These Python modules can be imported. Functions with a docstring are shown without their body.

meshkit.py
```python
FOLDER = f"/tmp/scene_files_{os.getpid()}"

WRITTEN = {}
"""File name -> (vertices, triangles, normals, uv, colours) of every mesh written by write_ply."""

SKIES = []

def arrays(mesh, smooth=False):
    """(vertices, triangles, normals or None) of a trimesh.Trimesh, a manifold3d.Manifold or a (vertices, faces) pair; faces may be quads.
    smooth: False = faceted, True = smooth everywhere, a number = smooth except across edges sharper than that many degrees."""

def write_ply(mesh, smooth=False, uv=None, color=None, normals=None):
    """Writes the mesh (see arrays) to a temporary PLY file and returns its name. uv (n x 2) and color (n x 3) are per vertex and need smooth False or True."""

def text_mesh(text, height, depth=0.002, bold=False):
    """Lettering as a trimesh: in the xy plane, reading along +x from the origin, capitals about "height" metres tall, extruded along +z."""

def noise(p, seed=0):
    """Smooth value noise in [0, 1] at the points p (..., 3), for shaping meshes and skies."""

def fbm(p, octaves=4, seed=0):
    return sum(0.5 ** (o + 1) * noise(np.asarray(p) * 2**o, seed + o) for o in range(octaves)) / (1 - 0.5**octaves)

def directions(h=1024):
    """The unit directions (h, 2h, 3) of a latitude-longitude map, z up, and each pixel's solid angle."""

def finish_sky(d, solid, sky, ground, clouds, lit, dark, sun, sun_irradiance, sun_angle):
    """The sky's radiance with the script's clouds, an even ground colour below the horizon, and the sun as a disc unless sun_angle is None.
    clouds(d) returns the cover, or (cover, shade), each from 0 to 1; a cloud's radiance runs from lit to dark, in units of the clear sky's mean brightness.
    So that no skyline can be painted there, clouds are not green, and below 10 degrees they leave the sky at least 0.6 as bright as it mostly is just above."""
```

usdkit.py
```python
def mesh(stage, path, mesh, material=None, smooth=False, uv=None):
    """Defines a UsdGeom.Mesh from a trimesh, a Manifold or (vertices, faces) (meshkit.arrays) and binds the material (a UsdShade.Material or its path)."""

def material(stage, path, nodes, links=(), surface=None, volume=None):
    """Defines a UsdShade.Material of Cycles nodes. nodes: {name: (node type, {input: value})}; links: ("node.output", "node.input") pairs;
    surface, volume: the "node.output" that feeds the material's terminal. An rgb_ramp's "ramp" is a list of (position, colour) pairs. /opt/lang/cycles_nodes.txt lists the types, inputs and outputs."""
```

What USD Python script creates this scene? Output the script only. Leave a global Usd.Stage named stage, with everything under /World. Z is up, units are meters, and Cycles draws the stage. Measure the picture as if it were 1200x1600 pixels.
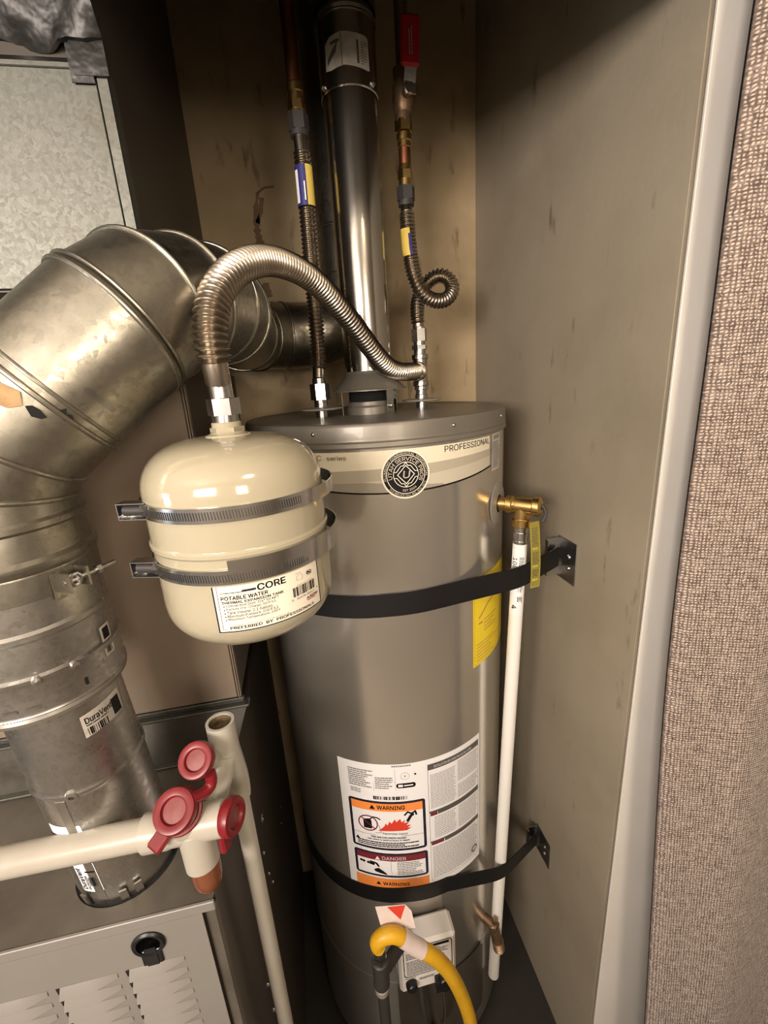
import math, random
import numpy as np, trimesh, shapely
from shapely.geometry import Polygon, Point, box as sbox, LineString
from shapely import affinity
from scipy.interpolate import CubicSpline
from pxr import Usd, UsdGeom, UsdLux, Gf, Sdf, UsdShade
import usdkit, meshkit

stage = Usd.Stage.CreateInMemory()
UsdGeom.SetStageUpAxis(stage, UsdGeom.Tokens.z)
UsdGeom.SetStageMetersPerUnit(stage, 1.0)
UsdGeom.Xform.Define(stage, '/World')
rng = np.random.default_rng(7); random.seed(7)
PI = math.pi
A = np.array

# ------------------------------------------------------------------ camera
YAW, PITCH, ROLL = math.radians(10.0), 0.29185, -0.064076
def _yaw(v):
    x, y, z = v
    return A([x*math.cos(YAW)+y*math.sin(YAW), -x*math.sin(YAW)+y*math.cos(YAW), z])
_f = A([0, math.cos(PITCH), -math.sin(PITCH)]); _r = A([1., 0, 0]); _u = np.cross(_r, _f)
_r, _u = math.cos(ROLL)*_r+math.sin(ROLL)*_u, -math.sin(ROLL)*_r+math.cos(ROLL)*_u
CF, CR, CU = _yaw(_f), _yaw(_r), _yaw(_u)
CAM = A([-0.155, -0.908, 1.681])
cam = UsdGeom.Camera.Define(stage, '/World/Camera')
m = Gf.Matrix4d(*[float(x) for x in (*CR, 0, *CU, 0, *(-CF), 0, *CAM, 1)])
cam.AddTransformOp().Set(m)
cam.CreateHorizontalApertureAttr(36.0); cam.CreateVerticalApertureAttr(48.0)
cam.CreateFocalLengthAttr(690/1200*36.0)
cam.CreateClippingRangeAttr(Gf.Vec2f(0.02, 100))
cam.CreateExposureAttr(0.32)

# ------------------------------------------------------------------ light: panels added behind unseen windows of the room, and its ceiling lamp
def rect_light(name, pos, aim, w, h, power, color):
    l = UsdLux.RectLight.Define(stage, '/World/'+name)
    z = A(pos, float)-A(aim, float); z /= np.linalg.norm(z)
    x = np.cross([0, 0, 1.], z); x /= np.linalg.norm(x); y = np.cross(z, x)
    l.AddTransformOp().Set(Gf.Matrix4d(*[float(q) for q in (*x, 0, *y, 0, *z, 0, *pos, 1)]))
    l.CreateWidthAttr(w); l.CreateHeightAttr(h); l.CreateIntensityAttr(power); l.CreateColorAttr(Gf.Vec3f(*color))
    return l
HALL_Y = -2.0
HALL_Z = 2.45
lamp = UsdLux.DiskLight.Define(stage, '/World/hall_lamp')       # flush ceiling lamp of the hall, facing down
lamp.AddTranslateOp().Set(Gf.Vec3d(0.26, -1.38, 2.42)); lamp.CreateRadiusAttr(0.15); lamp.CreateIntensityAttr(22.0); lamp.CreateColorAttr(Gf.Vec3f(1.0, 0.79, 0.54))
rect_light('added_panel_left', (-1.15, HALL_Y+0.03, 1.92), (-1.15, 0, 1.92), 0.90, 0.46, 36.0, (1.0, 0.87, 0.76))  # added panel for the bright room read from reflections; its window is made up
rect_light('added_panel_right', (0.17, HALL_Y+0.03, 1.86), (0.17, 0, 1.86), 0.36, 0.50, 16.0, (1.0, 0.84, 0.66))  # fill light added for the tank front; its window is made up
rect_light('daylight_side', (-4.42, -0.95, 1.30), (0, -0.95, 1.30), 1.0, 1.2, 6.0, (0.80, 0.88, 1.0))
dome = UsdLux.DomeLight.Define(stage, '/World/sky')
dome.CreateIntensityAttr(0.02)

# ------------------------------------------------------------------ materials
def mat(name, c1, c2=None, rough=0.5, metal=0.0, scale=12.0, detail=5.0, lo=0.35, hi=0.65, bump=0.0, bscale=60.0, bdist=0.002,
        coat=0.0, spec=0.5, rough2=None, trans=0.0, aniso=None, stretch=None, sheen=0.0):
    n = {'p': ('principled_bsdf', {'base_color': c1, 'roughness': rough, 'metallic': metal, 'coat_weight': coat, 'coat_roughness': 0.06,
                                   'specular_ior_level': spec, 'transmission_weight': trans, 'sheen_weight': sheen})}
    L = []
    n['g'] = ('geometry', {})
    src = 'g.position'
    if stretch:
        n['mp'] = ('mapping', {'scale': stretch}); L.append(('g.position', 'mp.vector')); src = 'mp.vector'
    if c2 is not None or rough2 is not None:
        n['n'] = ('noise_texture', {'scale': scale, 'detail': detail, 'roughness': 0.6}); L.append((src, 'n.vector'))
    if c2 is not None:
        n['r'] = ('rgb_ramp', {'ramp': [(0, c1), (lo, c1), (hi, c2), (1, c2)]})
        L += [('n.fac', 'r.fac'), ('r.color', 'p.base_color')]
    if rough2 is not None:
        n['mr'] = ('map_range', {'from_min': 0.3, 'from_max': 0.7, 'to_min': rough, 'to_max': rough2, 'clamp': True})
        L += [('n.fac', 'mr.value'), ('mr.result', 'p.roughness')]
    if bump:
        n['bn'] = ('noise_texture', {'scale': bscale, 'detail': 3.0}); n['b'] = ('bump', {'strength': bump, 'distance': bdist})
        L += [(src, 'bn.vector'), ('bn.fac', 'b.height'), ('b.normal', 'p.normal')]
    return usdkit.material(stage, '/World/Looks/'+name, n, L, surface='p.BSDF')

def galv(name, c1, c2, rough, rough2, scale=75.0, stain=(0.12, 0.11, 0.09), stain_lo=0.60, stain_hi=0.72, bump=0.25):
    # zinc spangle: fine feathery crystals, grey dull patches, slow dents
    n = {'g': ('geometry', {}), 'wn': ('noise_texture', {'scale': 90.0, 'detail': 2.0}), 'wm': ('vector_math', {'math_type': 'multiply_add', 'vector2': (0.012, 0.012, 0.012)}),
         'v': ('voronoi_texture', {'scale': scale, 'randomness': 1.0}), 'bw': ('rgb_to_bw', {}),
         'fn': ('noise_texture', {'scale': scale*2.2, 'detail': 4.0, 'distortion': 1.2}), 'av': ('math', {'math_type': 'add'}), 'hf': ('math', {'math_type': 'multiply', 'value2': 0.5}),
         'r': ('rgb_ramp', {'ramp': [(0, c1), (0.3, c1), (0.7, c2), (1, c2)]}),
         'mr': ('map_range', {'from_min': 0.25, 'from_max': 0.75, 'to_min': rough2, 'to_max': rough, 'clamp': True}),
         'n': ('noise_texture', {'scale': 9.0, 'detail': 6.0, 'roughness': 0.65}),
         'nr': ('rgb_ramp', {'ramp': [(0, (0, 0, 0)), (stain_lo, (0, 0, 0)), (stain_hi, (1, 1, 1)), (1, (1, 1, 1))]}),
         'mx': ('mix', {'mix_type': 'mix', 'color2': stain}),
         'fl': ('math', {'math_type': 'multiply', 'value2': 0.5}),
         'bn': ('noise_texture', {'scale': 16.0, 'detail': 2.0}), 'b': ('bump', {'strength': bump, 'distance': 0.006}),
         'p': ('principled_bsdf', {'metallic': 1.0})}
    L = [('g.position', 'wn.vector'), ('wn.color', 'wm.vector1'), ('g.position', 'wm.vector3'), ('wm.vector', 'v.vector'), ('v.color', 'bw.color'), ('g.position', 'fn.vector'),
         ('bw.val', 'av.value1'), ('fn.fac', 'av.value2'), ('av.value', 'hf.value1'), ('hf.value', 'r.fac'), ('hf.value', 'mr.value'), ('mr.result', 'p.roughness'),
         ('g.position', 'n.vector'), ('n.fac', 'nr.fac'), ('nr.color', 'fl.value1'), ('fl.value', 'mx.fac'), ('r.color', 'mx.color1'), ('mx.color', 'p.base_color'),
         ('g.position', 'bn.vector'), ('bn.fac', 'b.height'), ('b.normal', 'p.normal')]
    return usdkit.material(stage, '/World/Looks/'+name, n, L, surface='p.BSDF')

M = {}
def wallmat(name, c1, c2, c3, spots=(0.10, 0.07, 0.04), rough=0.6, lo=0.66):
    # painted board: broad tone, faint streaks, small dark scuffs
    n = {'g': ('geometry', {}), 'n': ('noise_texture', {'scale': 3.0, 'detail': 5.0, 'roughness': 0.6}),
         'r': ('rgb_ramp', {'ramp': [(0, c1), (0.38, c1), (0.52, c2), (0.68, c3), (1, c3)]}),
         'mp': ('mapping', {'scale': (30, 30, 9)}), 's': ('noise_texture', {'scale': 1.0, 'detail': 4.0, 'roughness': 0.55}),
         'sr': ('rgb_ramp', {'ramp': [(0, (0, 0, 0)), (lo, (0, 0, 0)), (lo+0.1, (1, 1, 1)), (1, (1, 1, 1))]}),
         'mx': ('mix', {'mix_type': 'mix', 'color2': spots}), 'fl': ('math', {'math_type': 'multiply', 'value2': 0.6}),
         'bn': ('noise_texture', {'scale': 70.0, 'detail': 4.0}), 'b': ('bump', {'strength': 0.12, 'distance': 0.003}),
         'p': ('principled_bsdf', {'roughness': rough, 'specular_ior_level': 0.35})}
    L = [('g.position', 'n.vector'), ('n.fac', 'r.fac'), ('g.position', 'mp.vector'), ('mp.vector', 's.vector'), ('s.fac', 'sr.fac'),
         ('sr.color', 'fl.value1'), ('fl.value', 'mx.fac'), ('r.color', 'mx.color1'), ('mx.color', 'p.base_color'),
         ('g.position', 'bn.vector'), ('bn.fac', 'b.height'), ('b.normal', 'p.normal')]
    return usdkit.material(stage, '/World/Looks/'+name, n, L, surface='p.BSDF')

M['wall_side'] = wallmat('scuffed_beige_paint', (0.30, 0.262, 0.20), (0.335, 0.293, 0.225), (0.36, 0.316, 0.245))
M['wall_back'] = wallmat('tan_concrete', (0.30, 0.228, 0.13), (0.38, 0.29, 0.175), (0.45, 0.355, 0.225), spots=(0.09, 0.055, 0.025), lo=0.60)
M['trim'] = mat('off_white_paint', (0.655, 0.63, 0.59), (0.70, 0.675, 0.635), rough=0.55, scale=5, bump=0.08, bscale=40)
M['hall'] = mat('hall_paint', (0.50, 0.46, 0.40), rough=0.8)
M['hall_ceiling'] = mat('hall_ceiling_paint', (0.6, 0.57, 0.52), rough=0.85)
M['hall_floor'] = mat('hall_carpet', (0.34, 0.29, 0.235), (0.28, 0.24, 0.19), rough=0.9, scale=40, bump=0.4, bscale=300)
M['floor'] = mat('shaded_concrete', (0.014, 0.012, 0.010), (0.022, 0.019, 0.016), rough=0.7, scale=6, bump=0.2)  # near-black; also carries the shade in front of the closet
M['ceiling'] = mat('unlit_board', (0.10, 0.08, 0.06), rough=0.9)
M['tank'] = mat('grey_metallic_enamel', (0.64, 0.605, 0.545), (0.665, 0.63, 0.57), rough=0.20, scale=4, coat=0.3, metal=0.84, bump=0.05, bscale=9, bdist=0.004)
M['cap'] = mat('grey_cap_enamel', (0.19, 0.175, 0.15), rough=0.42, coat=0.1, metal=0.4)
M['strap'] = mat('black_webbing', (0.008, 0.008, 0.009), rough=0.45, bump=0.2, bscale=500, spec=0.35)
M['cream'] = mat('cream_enamel', (0.375, 0.34, 0.245), (0.39, 0.353, 0.258), rough=0.12, coat=0.6, scale=6, bump=0.06, bscale=14, bdist=0.003)
M['steel'] = mat('stainless_steel', (0.60, 0.56, 0.50), (0.50, 0.465, 0.41), rough=0.22, metal=1.0, scale=8)
M['band_steel'] = mat('polished_band_steel', (0.62, 0.61, 0.60), rough=0.2, metal=1.0)
M['flex'] = mat('corrugated_steel', (0.46, 0.41, 0.35), (0.38, 0.335, 0.28), rough=0.27, metal=1.0, scale=20)
M['chrome'] = mat('zinc_plate', (0.62, 0.62, 0.62), (0.5, 0.5, 0.5), rough=0.25, metal=1.0, scale=60)
M['flue'] = mat('brushed_flue_steel', (0.62, 0.595, 0.55), (0.52, 0.495, 0.455), rough=0.13, rough2=0.24, metal=1.0, scale=1.0, stretch=(6, 6, 1.5), bump=0.12, bscale=1.2, bdist=0.01)
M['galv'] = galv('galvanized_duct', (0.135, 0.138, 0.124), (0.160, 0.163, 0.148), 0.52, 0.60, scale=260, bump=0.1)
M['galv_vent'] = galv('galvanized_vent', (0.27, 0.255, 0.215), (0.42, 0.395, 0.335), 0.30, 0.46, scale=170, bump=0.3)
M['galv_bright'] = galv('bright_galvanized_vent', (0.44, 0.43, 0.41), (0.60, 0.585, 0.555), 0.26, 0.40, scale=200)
M['galv_dark'] = galv('dull_galvanized_sheet', (0.24, 0.235, 0.215), (0.32, 0.31, 0.285), 0.30, 0.42, scale=40)
M['brown'] = mat('taupe_cabinet_enamel', (0.22, 0.172, 0.13), (0.235, 0.185, 0.14), rough=0.32, coat=0.2, scale=3)
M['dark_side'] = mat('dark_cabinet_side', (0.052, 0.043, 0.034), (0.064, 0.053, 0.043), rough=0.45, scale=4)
M['furnace'] = mat('grey_furnace_enamel', (0.20, 0.188, 0.172), (0.213, 0.20, 0.183), rough=0.38, scale=6)
M['furnace_top'] = mat('dusty_furnace_top', (0.10, 0.088, 0.072), (0.15, 0.135, 0.112), rough=0.45, scale=10, metal=0.3)
M['black_wrap'] = mat('black_duct_wrap', (0.008, 0.0076, 0.0076), (0.02, 0.019, 0.0185), rough=0.42, scale=14, bump=0.5, bscale=30, bdist=0.01)
M['pvc'] = mat('white_pvc', (0.41, 0.385, 0.335), (0.37, 0.34, 0.285), rough=0.33, scale=9, detail=7)
M['pvc_clean'] = mat('clean_white_pipe', (0.78, 0.77, 0.74), rough=0.35)
M['red'] = mat('red_plastic', (0.155, 0.006, 0.011), (0.185, 0.010, 0.015), rough=0.36, scale=20)
M['red_dim'] = mat('red_grip', (0.30, 0.006, 0.012), rough=0.4)
M['red_inner'] = mat('cloudy_red_plastic', (0.165, 0.028, 0.03), (0.23, 0.07, 0.068), rough=0.45, scale=40)
M['trap'] = mat('brown_stained_clear_plastic', (0.22, 0.075, 0.035), rough=0.15, trans=0.25)
M['grime'] = mat('pipe_grime', (0.16, 0.11, 0.06), (0.05, 0.035, 0.02), rough=0.8, scale=90)
M['black'] = mat('black_rubber', (0.008, 0.008, 0.009), rough=0.35)
M['void'] = mat('dark_interior', (0.004, 0.004, 0.004), rough=0.9)
M['copper'] = mat('aged_copper', (0.42, 0.17, 0.085), (0.32, 0.12, 0.06), rough=0.38, metal=1.0, scale=30)
M['brass'] = mat('yellow_brass', (0.68, 0.47, 0.19), (0.58, 0.39, 0.15), rough=0.28, metal=1.0, scale=50)
M['bronze'] = mat('dull_bronze', (0.30, 0.20, 0.12), (0.20, 0.13, 0.08), rough=0.45, metal=0.8, scale=40)
M['grey_plastic'] = mat('grey_escutcheon', (0.24, 0.225, 0.20), rough=0.4)
M['white_plastic'] = mat('white_control_plastic', (0.72, 0.69, 0.66), rough=0.4)
M['gas_yellow'] = mat('yellow_gas_coating', (0.70, 0.40, 0.02), (0.62, 0.34, 0.015), rough=0.4, scale=30)
M['dark_pipe'] = mat('dark_iron', (0.035, 0.033, 0.032), rough=0.5)
M['paper'] = mat('white_label', (0.79, 0.79, 0.815), rough=0.45)
M['paper_warm'] = mat('cream_label', (0.78, 0.72, 0.60), rough=0.4)
M['paper_pink'] = mat('paper_tag', (0.70, 0.60, 0.56), (0.64, 0.53, 0.5), rough=0.6, scale=40)
M['paper_grey'] = mat('worn_label', (0.50, 0.47, 0.42), (0.36, 0.33, 0.29), rough=0.6, scale=60)
M['ink'] = mat('black_ink', (0.008, 0.007, 0.009), rough=0.5, spec=0.2)
M['ink_grey'] = mat('grey_print', (0.22, 0.215, 0.21), rough=0.5)
M['ink_light'] = mat('pale_grey_print', (0.42, 0.41, 0.40), rough=0.5)
M['navy'] = mat('navy_ink', (0.016, 0.016, 0.035), rough=0.4)
M['orange'] = mat('orange_ink', (0.85, 0.27, 0.06), rough=0.45)
M['maroon'] = mat('maroon_ink', (0.17, 0.018, 0.028), rough=0.45)
M['fire'] = mat('flame_red_ink', (0.62, 0.05, 0.025), rough=0.45)
M['yellow_label'] = mat('yellow_label', (0.80, 0.62, 0.015), rough=0.4)
M['olive_tag'] = mat('yellow_metal_tag', (0.34, 0.29, 0.045), (0.38, 0.33, 0.06), rough=0.35, metal=0.4, scale=60)
M['olive_edge'] = mat('pale_tag_print', (0.50, 0.45, 0.13), rough=0.4)
M['band_cream'] = mat('cream_band', (0.70, 0.645, 0.51), rough=0.3)
M['band_mid'] = mat('taupe_band', (0.40, 0.365, 0.29), rough=0.3)
M['band_low'] = mat('pale_taupe_band', (0.50, 0.46, 0.375), rough=0.3)
M['band_dark'] = mat('grey_taupe_band', (0.30, 0.272, 0.22), rough=0.3)
M['text_grey'] = mat('dark_grey_lettering', (0.09, 0.085, 0.08), rough=0.4)
M['text_tan'] = mat('tan_lettering', (0.42, 0.20, 0.07), rough=0.4)
M['blue_label'] = mat('blue_wrap_label', (0.03, 0.028, 0.16), rough=0.4)
M['yellow_wrap'] = mat('yellow_wrap_label', (0.66, 0.50, 0.10), rough=0.4)
M['glue'] = mat('dried_brown_adhesive', (0.105, 0.062, 0.026), (0.15, 0.09, 0.04), rough=0.6, scale=40)
M['rust'] = mat('peeled_paper_remnant', (0.42, 0.27, 0.13), (0.30, 0.17, 0.07), rough=0.7, scale=60)
M['cable'] = mat('grey_cable', (0.09, 0.085, 0.08), rough=0.5)

def fabric():
    # coarse plain weave, warp and weft threads of uneven tone
    n = {'uv': ('texture_coordinate', {}), 'mp': ('mapping', {'scale': (1, 1, 1)}),
         'dn': ('noise_texture', {'scale': 30.0, 'detail': 3.0}),
         'wx': ('wave_texture', {'wave_type': 'bands', 'bands_direction': 'x', 'scale': 78.0, 'distortion': 4.2, 'detail': 3.0, 'detail_scale': 2.2}),
         'wy': ('wave_texture', {'wave_type': 'bands', 'bands_direction': 'y', 'scale': 78.0, 'distortion': 4.2, 'detail': 3.0, 'detail_scale': 2.2}),
         'mul': ('math', {'math_type': 'multiply'}), 'mx': ('math', {'math_type': 'maximum'}), 'ad': ('math', {'math_type': 'multiply_add', 'value2': 0.6}),
         'sl': ('noise_texture', {'scale': 1.0, 'detail': 2.0}), 'sm': ('mapping', {'scale': (40, 260, 1)}),
         'sl2': ('noise_texture', {'scale': 1.0, 'detail': 2.0}), 'sm2': ('mapping', {'scale': (260, 40, 1)}),
         'avg': ('math', {'math_type': 'add'}), 'h': ('math', {'math_type': 'multiply', 'value2': 0.42}),
         'tot': ('math', {'math_type': 'add'}), 'half': ('math', {'math_type': 'multiply', 'value2': 0.5}),
         'r': ('rgb_ramp', {'ramp': [(0, (0.045, 0.033, 0.029)), (0.38, (0.115, 0.085, 0.074)), (0.55, (0.26, 0.205, 0.178)), (0.74, (0.50, 0.415, 0.35)), (1, (0.62, 0.53, 0.45))]}),
         'b': ('bump', {'strength': 0.9, 'distance': 0.0018}),
         'p': ('principled_bsdf', {'roughness': 0.9, 'specular_ior_level': 0.15, 'sheen_weight': 0.15})}
    L = [('uv.UV', 'wx.vector'), ('uv.UV', 'wy.vector'), ('uv.UV', 'sm.vector'), ('sm.vector', 'sl.vector'), ('uv.UV', 'sm2.vector'), ('sm2.vector', 'sl2.vector'),
         ('wx.fac', 'mul.value1'), ('wy.fac', 'mul.value2'), ('mul.value', 'ad.value1'),
         ('sl.fac', 'avg.value1'), ('sl2.fac', 'avg.value2'), ('avg.value', 'h.value1'), ('h.value', 'ad.value3'),
         ('ad.value', 'r.fac'), ('r.color', 'p.base_color'), ('ad.value', 'b.height'), ('b.normal', 'p.normal')]
    return usdkit.material(stage, '/World/Looks/woven_fabric', n, L, surface='p.BSDF')
M['fabric'] = fabric()

# ------------------------------------------------------------------ scene graph helpers
ORG, USED = {}, {}
def numbered(parent, name):
    k = USED.get((parent, name), -1)+1
    USED[(parent, name)] = k
    return name if k == 0 else f'{name}_{k:03d}'
def thing(name, label, cat, loc=(0, 0, 0), group=None):
    p = '/World/'+numbered('/World', name)
    x = UsdGeom.Xform.Define(stage, p); x.AddTranslateOp().Set(Gf.Vec3d(*map(float, loc)))
    o = x.GetPrim(); o.SetCustomDataByKey('label', label); o.SetCustomDataByKey('category', cat)
    if group: o.SetCustomDataByKey('group', group)
    ORG[p] = A(loc, float)
    return p
def part(parent, name, mesh, mt, smooth=35, label=None, kind=None, uv=None):
    p = parent+'/'+numbered(parent, name)
    v, f, n = meshkit.arrays(mesh, False)
    org = ORG[parent]
    g = usdkit.mesh(stage, p, trimesh.Trimesh(v-org, f, process=False), M[mt], smooth=smooth, uv=uv)
    ORG[p] = org
    if label: g.GetPrim().SetCustomDataByKey('label', label)
    if kind: g.GetPrim().SetCustomDataByKey('kind', kind)
    return p
ORG['/World'] = A([0., 0, 0])
def struct(name, mesh, mt, smooth=35, label=None):
    p = part('/World', name, mesh, mt, smooth, label, 'structure')
    return p
def single(name, label, cat, mesh, mt, smooth=35, uv=None):
    p = part('/World', name, mesh, mt, smooth, label, uv=uv)
    stage.GetPrimAtPath(p).SetCustomDataByKey('category', cat)
    return p

# ------------------------------------------------------------------ mesh helpers
def cat(*ms):
    out = []
    for q in ms:
        if isinstance(q, (list, tuple)) and not (len(q) == 2 and isinstance(q[0], np.ndarray)): out += [tm(z) for z in q]
        else: out.append(tm(q))
    return trimesh.util.concatenate(out)
def tm(q):
    if isinstance(q, trimesh.Trimesh): return q
    v, f, _ = meshkit.arrays(q, False)
    return trimesh.Trimesh(v, f, process=False)
def bx(x0, x1, y0, y1, z0, z1, c=0.0):
    if c <= 0:
        b = trimesh.creation.box((x1-x0, y1-y0, z1-z0))
        b.apply_translation(((x0+x1)/2, (y0+y1)/2, (z0+z1)/2)); return b
    pts = []
    for x, sx in ((x0, 1), (x1, -1)):
        for y, sy in ((y0, 1), (y1, -1)):
            for z, sz in ((z0, 1), (z1, -1)):
                pts += [(x, y+sy*c, z+sz*c), (x+sx*c, y, z+sz*c), (x+sx*c, y+sy*c, z)]
    return trimesh.convex.convex_hull(A(pts))
def frame_of(d):
    d = A(d, float); d /= np.linalg.norm(d)
    a = A([0, 0, 1.]) if abs(d[2]) < 0.9 else A([1., 0, 0])
    x = np.cross(a, d); x /= np.linalg.norm(x)
    return x, np.cross(d, x), d
def place(mesh, origin, axis, up=None):
    x, y, d = frame_of(axis)
    if up is not None:
        u = A(up, float); u = u-d*(u@d); y = u/np.linalg.norm(u); x = np.cross(y, d)
    T = np.eye(4); T[:3, 0], T[:3, 1], T[:3, 2], T[:3, 3] = x, y, d, origin
    q = mesh.copy(); q.apply_transform(T); return q
def lathe(prof, n=40, origin=(0, 0, 0), axis=(0, 0, 1), a0=0, a1=360):
    prof = A(prof, float); full = abs(a1-a0) >= 360
    t = np.radians(np.linspace(a0, a1, n, endpoint=not full))
    V = np.stack([np.outer(prof[:, 0], np.cos(t)), np.outer(prof[:, 0], np.sin(t)), np.repeat(prof[:, 1:2], n, 1)], -1)
    m_, F = len(prof), []
    for i in range(m_-1):
        for j in range(n if full else n-1):
            k = (j+1) % n
            a, b, c, d = i*n+j, i*n+k, (i+1)*n+k, (i+1)*n+j
            if prof[i, 0] > 1e-9: F.append((a, b, c))
            if prof[i+1, 0] > 1e-9: F.append((a, c, d))
    q = trimesh.Trimesh(V.reshape(-1, 3), F, process=False)
    return place(q, A(origin, float), axis) if tuple(axis) != (0, 0, 1) else q.apply_translation(origin)
def cyl(p0, p1, r, n=28, c=0.0):
    p0, p1 = A(p0, float), A(p1, float); h = np.linalg.norm(p1-p0)
    return lathe([(0, 0), (r-c, 0), (r, c), (r, h-c), (r-c, h), (0, h)] if c else [(0, 0), (r, 0), (r, h), (0, h)], n, p0, tuple((p1-p0)/h+A([0, 0, 0])))
def hexnut(p0, p1, r):
    return cyl(p0, p1, r, 6)
def path(ctrl, step):
    P = A(ctrl, float); s = np.r_[0, np.cumsum(np.linalg.norm(np.diff(P, axis=0), axis=1))]
    cs = CubicSpline(s, P)
    q = cs(np.linspace(0, s[-1], 600)); L = np.r_[0, np.cumsum(np.linalg.norm(np.diff(q, axis=0), axis=1))]
    n = max(2, int(round(L[-1]/step)))
    t = np.linspace(0, L[-1], n+1)
    return np.stack([np.interp(t, L, q[:, k]) for k in range(3)], 1)
def tube(P, r, n=16, cap=True, tilt=None):
    P = A(P, float); r = np.broadcast_to(A(r, float), (len(P),))
    T = np.gradient(P, axis=0); T /= np.linalg.norm(T, axis=1, keepdims=True)
    x, y, _ = frame_of(T[0]); rings = []
    a = np.linspace(0, 2*PI, n, endpoint=False)
    for i in range(len(P)):
        x = x-T[i]*(x@T[i]); x /= np.linalg.norm(x); y = np.cross(T[i], x)
        rings.append(P[i]+r[i]*(np.outer(np.cos(a), x)+np.outer(np.sin(a), y)))
    V = np.concatenate(rings); F = []
    j = np.arange(n); k = (j+1) % n
    for i in range(len(P)-1):
        F.append(np.stack([i*n+j, i*n+k, (i+1)*n+k], 1)); F.append(np.stack([i*n+j, (i+1)*n+k, (i+1)*n+j], 1))
    if cap:
        V = np.vstack([V, P[0], P[-1]]); c0 = len(V)-2; e = (len(P)-1)*n
        F.append(np.stack([np.full(n, c0), k, j], 1)); F.append(np.stack([np.full(n, c0+1), e+j, e+k], 1))
    return trimesh.Trimesh(V, np.concatenate(F), process=False)
def corrugated(ctrl, r, pitch, amp, n=20, plain=(0, 0)):
    P = path(ctrl, pitch/6); i = np.arange(len(P)); s = i*pitch/6
    prof = np.abs(np.cos(np.pi*i/6))**1.3
    rr = r-amp+2*amp*prof
    a, b = plain
    rr = np.where((s < a) | (s > s[-1]-b), r-amp*0.6, rr)
    return tube(P, rr, n)
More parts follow.
